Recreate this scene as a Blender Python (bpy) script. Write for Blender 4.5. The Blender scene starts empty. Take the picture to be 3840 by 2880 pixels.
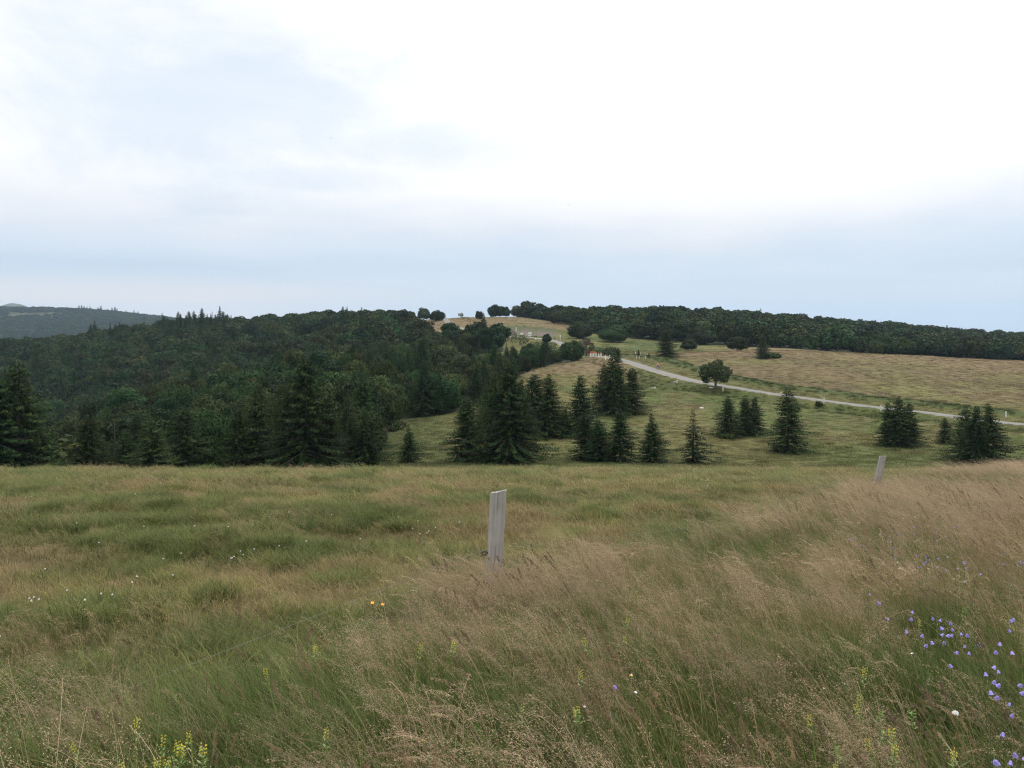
import bpy, bmesh, math, random
import numpy as np
from mathutils import Vector, Matrix

R = math.radians
F, CX, HY = 804.0, 512.0, 315.0          # focal length (px), optical axis column, horizon row of a 1024x768 frame
random.seed(7)
scene = bpy.context.scene
col = scene.collection

# ------------------------------------------------------------------ small numpy tools
def hash2(ix, iy, seed):
    with np.errstate(over='ignore'):
        h = (ix.astype(np.int64) * 374761393 + iy.astype(np.int64) * 668265263 + seed * 982451653) & 0xffffffff
        h = ((h ^ (h >> 13)) * 1274126177) & 0xffffffff
        h = h ^ (h >> 16)
    return (h & 0xffffff) / float(0xffffff)

def vnoise(x, y, seed=0):
    x = np.asarray(x, float); y = np.asarray(y, float)
    ix = np.floor(x); iy = np.floor(y)
    fx = x - ix; fy = y - iy
    fx = fx * fx * (3 - 2 * fx); fy = fy * fy * (3 - 2 * fy)
    ix = ix.astype(np.int64); iy = iy.astype(np.int64)
    a = hash2(ix, iy, seed); b = hash2(ix + 1, iy, seed)
    c = hash2(ix, iy + 1, seed); d = hash2(ix + 1, iy + 1, seed)
    return (a * (1 - fx) + b * fx) * (1 - fy) + (c * (1 - fx) + d * fx) * fy

def fbm(x, y, seed=0, octv=4):
    s = 0.0; amp = 1.0; tot = 0.0
    x = np.asarray(x, float); y = np.asarray(y, float)
    for o in range(octv):
        s = s + amp * vnoise(x * 2 ** o + o * 17.3, y * 2 ** o - o * 9.1, seed + o)
        tot += amp; amp *= 0.5
    return s / tot

def sstep(a, b, x):
    t = np.clip((np.asarray(x, float) - a) / (b - a), 0, 1)
    return t * t * (3 - 2 * t)

def pchip(xk, yk, x):
    xk = np.asarray(xk, float); yk = np.asarray(yk, float)
    h = np.diff(xk); d = np.diff(yk) / h
    n = len(xk); m = np.zeros(n)
    m[0] = d[0]; m[-1] = d[-1]
    for i in range(1, n - 1):
        if d[i - 1] * d[i] > 0:
            w1 = 2 * h[i] + h[i - 1]; w2 = h[i] + 2 * h[i - 1]
            m[i] = (w1 + w2) / (w1 / d[i - 1] + w2 / d[i])
    x = np.clip(x, xk[0], xk[-1])
    k = np.clip(np.searchsorted(xk, x) - 1, 0, n - 2)
    t = (x - xk[k]) / h[k]
    return ((1 + 2 * t) * (1 - t) ** 2 * yk[k] + t * (1 - t) ** 2 * h[k] * m[k]
            + t * t * (3 - 2 * t) * yk[k + 1] + t * t * (t - 1) * h[k] * m[k + 1])

# ------------------------------------------------------------------ terrain heights
FARL = {800: -70, 1000: -110, 1400: -110, 1800: -70, 2200: -20}
def far_left(crest, peak):
    d = dict(FARL); d.update({2600: crest, 3000: crest - 22, 4000: -60, 5000: -25, 6000: peak, 7000: -120, 8000: -430}); return d
FARR = {1000: -50, 1800: -85, 2600: -125, 4000: -200, 6000: -310, 8000: -430}
COLS = [
 (-300, {50:-10.05,60:-12.4,80:-18.5,100:-24,150:-36,200:-43,260:-47,320:-46,400:-40,480:-34,560:-32,640:-40, **far_left(22,-10)}),
 (0,   {50:-10.05,60:-12.4,80:-18.5,100:-24,150:-36,200:-43,260:-47,320:-45,400:-37,480:-28,560:-25.5,640:-34, **far_left(22,70)}),
 (12,  {50:-10.05,60:-12.4,80:-18.5,100:-24,150:-35.5,200:-42,260:-46.5,320:-45,400:-37,480:-28,560:-25,640:-34, **far_left(22,92)}),
 (45,  {50:-10.05,60:-12.4,80:-18.5,100:-23.6,150:-33.5,200:-39,260:-45,320:-44,400:-35,480:-26,560:-23.5,640:-32, **far_left(20,20)}),
 (81,  {50:-10.05,60:-12.3,80:-18.4,100:-23,150:-31,200:-35,260:-42,320:-42,400:-33,480:-23.5,560:-21.5,640:-30, **far_left(16,-10)}),
 (128, {50:-10.05,60:-12.2,80:-18,100:-21,150:-27,200:-29.5,260:-36,320:-38,400:-30,480:-20,570:-16.5,650:-25, **far_left(3,-20)}),
 (191, {50:-10.05,60:-12.1,80:-17.6,100:-20.2,150:-24,200:-24.5,260:-31,320:-34,400:-26,480:-16.5,590:-11,680:-20, **far_left(-24,-30)}),
 (256, {50:-10.05,60:-12,80:-17.3,100:-20,150:-23,200:-23.2,260:-27,320:-29,400:-22,480:-14,590:-10,680:-18, **FARR}),
 (317, {50:-10.05,60:-12,80:-16.8,100:-19.5,150:-20.5,200:-18.5,230:-20,280:-24,320:-24,400:-17,480:-11,580:-6.5,680:-14, **FARR}),
 (380, {50:-10.0,60:-11.8,80:-15.2,100:-18,150:-19.8,200:-19,240:-20,300:-21,400:-12,480:-7.5,550:-6,640:-10, **FARR}),
 (430, {50:-9.95,60:-11.7,82:-15.4,95:-17.1,150:-19.2,200:-20,240:-20,300:-17,400:-10,500:-3,560:-3,640:-8, **FARR}),
 (470, {50:-9.95,60:-11.7,82:-15.4,100:-17.2,150:-18.6,200:-18.6,260:-17.5,320:-13,400:-8,500:-1.6,560:-2,640:-8, **FARR}),
 (512, {50:-9.95,60:-11.7,82:-15.4,100:-17,150:-17.8,200:-16.8,240:-16.5,280:-15,350:-9.9,385:-9.5,400:-5.9,450:-3.7,520:-1.3,600:-4, **FARR}),
 (560, {50:-9.95,60:-11.7,82:-15.4,100:-17,130:-17.2,170:-15,205:-13.4,225:-13.9,260:-14.8,310:-12.2,340:-10.6,385:-10.3,400:-7.7,470:-4.6,540:-4,600:-6, **FARR}),
 (600, {50:-9.95,60:-11.7,82:-15.4,100:-17,130:-17.2,170:-15.6,205:-13.6,240:-12.5,270:-13.2,300:-13.2,350:-11.8,400:-9.5,480:-5,560:-4,650:-8, **FARR}),
 (650, {50:-9.95,60:-11.7,82:-15.4,100:-17.1,130:-17.4,165:-16,205:-13.5,230:-12.9,260:-12.6,300:-13,340:-12.5,400:-9.5,500:-5,600:-5,680:-9, **FARR}),
 (700, {50:-9.95,60:-11.7,85:-15.8,100:-17.1,130:-17.5,165:-15.5,176:-14.6,190:-14.5,220:-13.2,255:-12,290:-13,340:-12.5,420:-9,500:-5,600:-6,680:-10, **FARR}),
 (787, {50:-9.95,60:-11.7,85:-15.8,100:-17.1,130:-17.6,160:-16.1,175:-15.8,210:-13.8,255:-11.8,290:-12.8,350:-14,420:-12,560:-9.5,650:-14, **FARR}),
 (870, {50:-9.95,60:-11.7,85:-15.8,100:-17,130:-17.6,148:-17,165:-16.6,210:-14.6,262:-13,300:-14.5,360:-17,450:-16,580:-14,680:-18, **FARR}),
 (926, {50:-9.95,60:-11.7,85:-15.9,100:-16.9,125:-17.4,142:-17.3,160:-17,210:-15.2,268:-14,300:-15.5,370:-19,450:-19,600:-17.5,700:-22, **FARR}),
 (1024,{50:-9.95,60:-11.7,85:-15.9,100:-16.9,120:-17.6,130:-17.9,150:-17.6,210:-16.3,275:-16,310:-18,380:-22,480:-23,640:-23.5,720:-28, **FARR}),
 (1324,{50:-9.95,60:-11.7,85:-15.9,100:-16.9,120:-18,150:-18.5,210:-18.5,275:-19,310:-21,380:-26,480:-29,640:-31,720:-36, **FARR}),
]
NL, NP = 520, 330
L0, L1 = math.log(0.3), math.log(8000.0)
lg = np.linspace(L0, L1, NL)
pg = np.linspace(-300, 1324, NP)
_tab = np.zeros((len(COLS), NL))
for i, (p, d) in enumerate(COLS):
    ks = [0.3, 3, 10, 20, 30, 38] + sorted(d)
    zs = [-1.5 - 0.148 * k for k in ks[:4]] + [-6.12, -7.52] + [d[k] for k in sorted(d)]
    _tab[i] = pchip(np.log(ks), zs, lg)
TAB = np.zeros((NP, NL))
_pk = [c[0] for c in COLS]
for j in range(NL):
    TAB[:, j] = pchip(_pk, _tab[:, j], pg)

def Zbase(x, y):
    x = np.asarray(x, float); y = np.asarray(y, float)
    r = np.hypot(x, y); ph = np.arctan2(x, y)
    phc = np.clip(ph, -0.78, 0.78)
    px = CX + F * np.tan(phc)
    D = np.maximum(r * np.cos(phc), 0.31)
    a = np.clip((px - pg[0]) / (pg[1] - pg[0]), 0, NP - 1.001)
    b = np.clip((np.log(D) - L0) / (lg[1] - lg[0]), 0, NL - 1.001)
    i = a.astype(int); j = b.astype(int); a = a - i; b = b - j
    return ((TAB[i, j] * (1 - b) + TAB[i, j + 1] * b) * (1 - a) + (TAB[i + 1, j] * (1 - b) + TAB[i + 1, j + 1] * b) * a)

def P(px, D):                               # plan position of a direction and a forward distance
    return (px - CX) / F * D, D

ROADPX = [(1330,112),(1180,120),(1024,130),(926,142),(856,150),(787,160),(740,168),(694,178),(648,205),(625,225),(606,241),(590,254),(577,268),(569,285),(567,305),(562,322),(552,336),(541,347),(527,356),(508,365),(485,385),(466,410),(452,440),(446,470),(445,495),(446,512)]
_rp = np.array([P(*q) for q in ROADPX])
def smooth_path(p, n=6):
    out = []
    for i in range(len(p) - 1):
        p0 = p[max(i - 1, 0)]; p1 = p[i]; p2 = p[i + 1]; p3 = p[min(i + 2, len(p) - 1)]
        for k in range(n):
            t = k / n
            out.append(0.5 * (2 * p1 + (p2 - p0) * t + (2 * p0 - 5 * p1 + 4 * p2 - p3) * t * t + (3 * p1 - p0 - 3 * p2 + p3) * t ** 3))
    out.append(p[-1])
    return np.array(out)
ROAD = smooth_path(_rp, 7)
_seg = np.diff(ROAD, axis=0)
_nrm = np.stack([_seg[:, 1], -_seg[:, 0]], 1); _nrm /= np.linalg.norm(_nrm, axis=1)[:, None]
RN = np.vstack([_nrm, _nrm[-1:]]); RN[1:-1] = (_nrm[1:] + _nrm[:-1]) / 2; RN /= np.linalg.norm(RN, axis=1)[:, None]
# RN points to the far side where the road runs right-to-left
def road_dist(x, y):
    """signed distance to the road axis (+ on the far side)"""
    x = np.atleast_1d(np.asarray(x, float)).ravel(); y = np.atleast_1d(np.asarray(y, float)).ravel()
    best = np.full(len(x), 1e9); sgn = np.zeros(len(x))
    for k in range(len(_seg)):
        ax, ay = ROAD[k]; sx, sy = _seg[k]; l2 = sx * sx + sy * sy
        t = np.clip(((x - ax) * sx + (y - ay) * sy) / l2, 0, 1)
        dx = x - ax - t * sx; dy = y - ay - t * sy
        d = np.hypot(dx, dy); m = d < best
        best[m] = d[m]; sgn[m] = np.sign(dx * _nrm[k, 0] + dy * _nrm[k, 1])[m]
    return best * np.where(sgn == 0, 1, sgn)

ROADZ = np.convolve(np.pad(Zbase(ROAD[:, 0], ROAD[:, 1]), 4, mode='edge'), np.ones(9) / 9, 'valid')
def road_z(x, y):
    x = np.atleast_1d(x).ravel(); y = np.atleast_1d(y).ravel()
    best = np.full(len(x), 1e18); z = np.zeros(len(x))
    for k in range(len(ROAD)):
        d = (x - ROAD[k, 0]) ** 2 + (y - ROAD[k, 1]) ** 2
        m = d < best; best[m] = d[m]; z[m] = ROADZ[k]
    return z

# fence line in the foreground
FP1 = np.array([-0.165, 6.5]); FP2 = np.array([7.62, 17.0])
_fd = (FP2 - FP1) / np.linalg.norm(FP2 - FP1)
def fence_side(x, y):                      # >0 on the camera (tall grass) side
    return (np.asarray(x) - FP1[0]) * _fd[1] - (np.asarray(y) - FP1[1]) * _fd[0]

def Z(x, y):
    x = np.asarray(x, float); y = np.asarray(y, float)
    shp = x.shape; xf = np.atleast_1d(x).ravel(); yf = np.atleast_1d(y).ravel()
    z = Zbase(xf, yf).copy()
    r = np.hypot(xf, yf)
    near = 1 - sstep(45, 70, r)
    past = sstep(-0.3, -2.0, fence_side(xf, yf))
    z += near * past * sstep(3, 8, r) * (0.50 * (fbm(xf / 1.9, yf / 1.5, 3, 3) - 0.5) + 0.22 * (vnoise(xf / 0.8, yf / 0.7, 5) - 0.5))
    z += near * (1 - past) * 0.08 * (fbm(xf / 1.5, yf / 1.5, 8, 2) - 0.5)
    mid = sstep(70, 95, r) * (1 - sstep(700, 1200, r))
    z += mid * 0.45 * (fbm(xf / 9, yf / 9, 11, 4) - 0.5)
    z += sstep(1000, 1800, r) * 26 * (fbm(xf / 420, yf / 420, 14, 3) - 0.5)
    sel = (r > 95) & (r < 560) & (yf > 80)
    if sel.any():
        rd = road_dist(xf[sel], yf[sel]); a = np.abs(rd); zz = z[sel]
        w = 1 - sstep(3.0, 7.0, a)
        zz = zz * (1 - w) + (road_z(xf[sel], yf[sel]) - 0.02) * w
        far = (rd > 0)
        lim = (1 - sstep(235, 260, yf[sel]))
        zz += np.where(far, 0, 0.42 * np.exp(-((a - 4.0) / 1.1) ** 2)) * sstep(20, 45, xf[sel])
        zz += lim * np.where(far, 0.75 * np.exp(-((a - 12.0) / 2.0) ** 2), -0.5 * np.exp(-((a - 8.0) / 2.5) ** 2))
        z[sel] = zz
    return z.reshape(shp) if shp else float(z[0])

def solveD(px, base_y, lo=80.0, hi=420.0):
    D = np.linspace(lo, hi, 700); x = (px - CX) / F * D
    e = -Z(x, D) / D * F
    k = np.where(e <= base_y - HY)[0]
    return float(D[k[0]]) if len(k) else hi

def hit(px, py, h, lo=1.0, hi=45.0):       # first distance where a ray meets the ground raised by h
    D = np.linspace(lo, hi, 2500); x = (px - CX) / F * D
    ray = -(py - HY) / F * D
    k = np.where(ray <= Z(x, D) + h)[0]
    return float(D[k[0]]) if len(k) else hi

# ------------------------------------------------------------------ object helpers
def link(o):
    col.objects.link(o); return o

def tag(o, label=None, cat=None, group=None, kind=None):
    if label: o['label'] = label
    if cat: o['category'] = cat
    if group: o['group'] = group
    if kind: o['kind'] = kind
    return o

def empty(name, loc, rz=0.0, sc=1.0):
    o = bpy.data.objects.new(name, None)
    o.location = loc; o.rotation_euler = (0, 0, rz)
    o.scale = (sc, sc, sc) if not isinstance(sc, (tuple, list)) else sc
    o.empty_display_size = 0.2
    return link(o)

def mesh_np(name, V, Fc, mats, midx=None, vc=None, smooth=False):
    """V (n,3); Fc list of (m,k) int arrays or one array; vc (n,3) stored as colour attribute 'vc'"""
    if isinstance(Fc, np.ndarray): Fc = [Fc]
    me = bpy.data.meshes.new(name)
    V = np.asarray(V, np.float32)
    me.vertices.add(len(V)); me.vertices.foreach_set('co', V.ravel())
    nl = sum(f.size for f in Fc); nf = sum(len(f) for f in Fc)
    me.loops.add(nl); me.polygons.add(nf)
    me.loops.foreach_set('vertex_index', np.concatenate([f.ravel() for f in Fc]).astype(np.int32))
    tot = np.concatenate([np.full(len(f), f.shape[1]) for f in Fc])
    st = np.concatenate([[0], np.cumsum(tot)[:-1]])
    me.polygons.foreach_set('loop_start', st.astype(np.int32))
    for m in (mats if isinstance(mats, (list, tuple)) else [mats]): me.materials.append(m)
    if midx is not None: me.polygons.foreach_set('material_index', np.asarray(midx, np.int32))
    if smooth: me.polygons.foreach_set('use_smooth', np.ones(nf, bool))
    if vc is not None:
        at = me.attributes.new('vc', 'FLOAT_COLOR', 'POINT')
        c = np.ones((len(V), 4), np.float32); c[:, :3] = vc
        at.data.foreach_set('color', c.ravel())
    me.update(calc_edges=True)
    return me

class MB:
    """collects boxes, tubes and lathes into one mesh"""
    def __init__(s): s.v = []; s.f = []; s.n = 0
    def add(s, v, f):
        s.v += [tuple(q) for q in v]; s.f += [tuple(i + s.n for i in q) for q in f]; s.n += len(v); return s
    def box(s, c, d, rot=None, taper=1.0):
        x, y, z = d[0] / 2, d[1] / 2, d[2] / 2
        pts = [Vector((sx * x * (taper if sz > 0 else 1), sy * y * (taper if sz > 0 else 1), sz * z)) for sz in (-1, 1) for sy in (-1, 1) for sx in (-1, 1)]
        if rot is not None: pts = [rot @ p for p in pts]
        pts = [p + Vector(c) for p in pts]
        return s.add(pts, [(0, 2, 3, 1), (4, 5, 7, 6), (0, 1, 5, 4), (2, 6, 7, 3), (0, 4, 6, 2), (1, 3, 7, 5)])
    def tube(s, pts, rads, k=6, cap=True):
        pts = [Vector(p) for p in pts]
        if not isinstance(rads, (list, tuple)): rads = [rads] * len(pts)
        v = []; f = []
        for i, p in enumerate(pts):
            d = (pts[min(i + 1, len(pts) - 1)] - pts[max(i - 1, 0)]).normalized()
            a = d.orthogonal().normalized() if i == 0 else (a - d * a.dot(d)).normalized()
            b = d.cross(a)
            for j in range(k):
                t = 2 * math.pi * j / k
                v.append(p + (a * math.cos(t) + b * math.sin(t)) * rads[i])
        for i in range(len(pts) - 1):
            for j in range(k):
                f.append((i * k + j, i * k + (j + 1) % k, (i + 1) * k + (j + 1) % k, (i + 1) * k + j))
        if cap: f.append(tuple(range(k))[::-1]); f.append(tuple((len(pts) - 1) * k + j for j in range(k)))
        return s.add(v, f)
    def ring(s, c, axis, rad, thick, n=24, k=6):
        ax = Vector(axis).normalized(); a = ax.orthogonal().normalized(); b = ax.cross(a); v = []; f = []
        for i in range(n):
            t = 2 * math.pi * i / n; o = a * math.cos(t) + b * math.sin(t)
            for j in range(k):
                q = 2 * math.pi * j / k
                v.append(Vector(c) + o * (rad + thick * math.cos(q)) + ax * thick * math.sin(q))
        for i in range(n):
            for j in range(k):
                f.append((i * k + j, ((i + 1) % n) * k + j, ((i + 1) % n) * k + (j + 1) % k, i * k + (j + 1) % k))
        return s.add(v, f)
    def build(s, name, mat, parent=None, smooth=False, bevel=0.0):
        me = bpy.data.meshes.new(name); me.from_pydata(s.v, [], s.f); me.update()
        bm = bmesh.new(); bm.from_mesh(me); bmesh.ops.recalc_face_normals(bm, faces=bm.faces)
        if bevel: bmesh.ops.bevel(bm, geom=list(bm.edges), offset=bevel, segments=1, affect='EDGES')
        bm.to_mesh(me); bm.free()
        if smooth:
            for p in me.polygons: p.use_smooth = True
        me.materials.append(mat)
        o = link(bpy.data.objects.new(name, me)); o.parent = parent
        return o

def copy_tree(o, parent=None):
    c = o.copy(); col.objects.link(c); c.parent = parent
    for ch in list(o.children): copy_tree(ch, c)
    return c

# ------------------------------------------------------------------ materials
def mat_new(name):
    m = bpy.data.materials.new(name); m.use_nodes = True
    nt = m.node_tree; nt.nodes.clear()
    return m, nt, nt.nodes, nt.links

def node(nt, typ, **kw):
    n = nt.nodes.new(typ)
    for k, v in kw.items(): setattr(n, k, v)
    return n

def simple_mat(name, c, rough=0.7, metal=0.0, var=0.25, scale=6.0, bump=0.1):
    m, nt, N, L = mat_new(name)
    out = node(nt, 'ShaderNodeOutputMaterial'); b = node(nt, 'ShaderNodeBsdfPrincipled')
    tc = node(nt, 'ShaderNodeTexCoord'); no = node(nt, 'ShaderNodeTexNoise'); no.inputs['Scale'].default_value = scale; no.inputs['Detail'].default_value = 5
    L.new(tc.outputs['Object'], no.inputs['Vector'])
    mx = node(nt, 'ShaderNodeMix', data_type='RGBA')
    mx.inputs[6].default_value = (*[q * (1 - var) for q in c], 1); mx.inputs[7].default_value = (*[min(1, q * (1 + var)) for q in c], 1)
    L.new(no.outputs['Fac'], mx.inputs[0]); L.new(mx.outputs[2], b.inputs['Base Color'])
    b.inputs['Roughness'].default_value = rough; b.inputs['Metallic'].default_value = metal
    if bump:
        bu = node(nt, 'ShaderNodeBump'); bu.inputs['Strength'].default_value = bump; L.new(no.outputs['Fac'], bu.inputs['Height']); L.new(bu.outputs[0], b.inputs['Normal'])
    L.new(b.outputs[0], out.inputs[0])
    return m

def math_n(nt, op, a, b=None, clamp=False):
    n = node(nt, 'ShaderNodeMath', operation=op); n.use_clamp = clamp
    for i, v in enumerate((a, b)):
        if v is None: continue
        if isinstance(v, (int, float)): n.inputs[i].default_value = v
        else: nt.links.new(v, n.inputs[i])
    return n.outputs[0]

def foliage_mat(name, dark, light, transl=0.25, rough=0.65, hue=0.03, val=0.35):
    """leaf colour from the per-clump attribute, varied from tree to tree by the object's own random number"""
    m, nt, N, L = mat_new(name)
    out = node(nt, 'ShaderNodeOutputMaterial')
    at = node(nt, 'ShaderNodeAttribute', attribute_name='vc')
    sp = node(nt, 'ShaderNodeSeparateColor'); L.new(at.outputs['Color'], sp.inputs[0])
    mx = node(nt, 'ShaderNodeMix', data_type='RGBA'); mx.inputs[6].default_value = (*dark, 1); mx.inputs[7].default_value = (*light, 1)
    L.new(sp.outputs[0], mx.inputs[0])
    oi = node(nt, 'ShaderNodeObjectInfo')
    hs = node(nt, 'ShaderNodeHueSaturation')
    h = math_n(nt, 'ADD', math_n(nt, 'MULTIPLY', oi.outputs['Random'], hue * 2), 0.5 - hue)
    r2 = math_n(nt, 'FRACT', math_n(nt, 'MULTIPLY', oi.outputs['Random'], 17.31))
    v = math_n(nt, 'ADD', math_n(nt, 'MULTIPLY', r2, val * 2), 1 - val)
    L.new(h, hs.inputs['Hue']); L.new(v, hs.inputs['Value']); L.new(mx.outputs[2], hs.inputs['Color'])
    b = node(nt, 'ShaderNodeBsdfPrincipled'); b.inputs['Roughness'].default_value = rough
    b.inputs['Specular IOR Level'].default_value = 0.06
    L.new(hs.outputs[0], b.inputs['Base Color'])
    t = node(nt, 'ShaderNodeBsdfTranslucent'); L.new(hs.outputs[0], t.inputs[0])
    ms = node(nt, 'ShaderNodeMixShader'); ms.inputs[0].default_value = transl
    L.new(b.outputs[0], ms.inputs[1]); L.new(t.outputs[0], ms.inputs[2]); L.new(ms.outputs[0], out.inputs[0])
    return m

def grass_mat(name, dry, dry_amt=0.5, transl=0.3):
    """colour = instance tint, varied per blade; blade tips dry out"""
    m, nt, N, L = mat_new(name)
    out = node(nt, 'ShaderNodeOutputMaterial')
    ti = node(nt, 'ShaderNodeAttribute', attribute_name='tint', attribute_type='INSTANCER')
    at = node(nt, 'ShaderNodeAttribute', attribute_name='vc')
    sp = node(nt, 'ShaderNodeSeparateColor'); L.new(at.outputs['Color'], sp.inputs[0])
    k = math_n(nt, 'ADD', math_n(nt, 'MULTIPLY', sp.outputs[1], 0.9), 0.55)
    vm = node(nt, 'ShaderNodeVectorMath', operation='SCALE'); L.new(ti.outputs['Color'], vm.inputs[0]); L.new(k, vm.inputs['Scale'])
    dr = math_n(nt, 'MULTIPLY', math_n(nt, 'MULTIPLY', math_n(nt, 'POWER', sp.outputs[0], 2.0), sp.outputs[2]), dry_amt, True)
    mx = node(nt, 'ShaderNodeMix', data_type='RGBA'); L.new(dr, mx.inputs[0]); L.new(vm.outputs[0], mx.inputs[6]); mx.inputs[7].default_value = (*dry, 1)
    b = node(nt, 'ShaderNodeBsdfPrincipled'); b.inputs['Roughness'].default_value = 0.6; b.inputs['Specular IOR Level'].default_value = 0.12
    L.new(mx.outputs[2], b.inputs['Base Color'])
    t = node(nt, 'ShaderNodeBsdfTranslucent'); L.new(mx.outputs[2], t.inputs[0])
    ms = node(nt, 'ShaderNodeMixShader'); ms.inputs[0].default_value = transl
    L.new(b.outputs[0], ms.inputs[1]); L.new(t.outputs[0], ms.inputs[2]); L.new(ms.outputs[0], out.inputs[0])
    return m

M_needle = foliage_mat('spruce_needles', (0.010, 0.023, 0.009), (0.050, 0.086, 0.024), 0.16, 0.6, 0.025, 0.3)
M_leaf = foliage_mat('beech_leaves', (0.013, 0.028, 0.011), (0.048, 0.071, 0.018), 0.18, 0.6, 0.055, 0.48)
M_leaf_light = foliage_mat('rowan_leaves', (0.024, 0.042, 0.017), (0.062, 0.085, 0.034), 0.22, 0.55, 0.02, 0.1)
M_twig = foliage_mat('dry_twigs', (0.05, 0.04, 0.03), (0.12, 0.095, 0.07), 0.0, 0.9, 0.0, 0.1)
M_bark = simple_mat('bark', (0.10, 0.085, 0.07), 0.9, 0, 0.4, 9, 0.6)
M_grass = grass_mat('grass_blades', (0.30, 0.235, 0.125), 0.7, 0.3)
M_pan = grass_mat('seed_heads', (0.42, 0.34, 0.21), 0.4, 0.42)

# ------------------------------------------------------------------ ground colours (surface albedo by place)
GOLD = np.array([0.128, 0.102, 0.050]); OLIVE = np.array([0.118, 0.112, 0.041]); GREEN = np.array([0.068, 0.085, 0.025])
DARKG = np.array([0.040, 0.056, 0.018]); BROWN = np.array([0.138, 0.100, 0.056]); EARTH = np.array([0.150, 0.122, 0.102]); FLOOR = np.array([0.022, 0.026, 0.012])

def mixc(c, d, w): return c * (1 - w[:, None]) + np.asarray(d) * w[:, None]

def near_wood(px, D):
    """where the wood below the meadow grows"""
    edge = np.interp(px, [-300, 330, 372, 380, 395, 455, 475, 500, 520, 535, 555, 585, 592, 596], [88, 88, 100, 118, 146, 152, 176, 196, 212, 222, 232, 240, 262, 999])
    end = np.interp(px, [-300, 320, 380, 430, 500, 560, 594], [300, 300, 270, 245, 252, 276, 272])
    return (D > edge) & (D < end) & (px < 594)
def hill_wood(px, D):
    top = np.interp(px, [-300, 128, 300, 380, 398, 410, 422, 432, 503, 505], [640, 650, 650, 620, 560, 470, 400, 345, 348, 0])
    low = np.interp(px, [-300, 300, 420, 505], [290, 280, 285, 300])
    return (D > low) & (D < top)
def right_wood(px, D):
    low = np.interp(px, [520, 524, 553, 558, 570, 590, 620, 660, 700, 760, 1324], [999, 512, 505, 470, 436, 410, 378, 362, 340, 335, 335])
    return (D > low) & (D < 720) & (px > 522)

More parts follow.
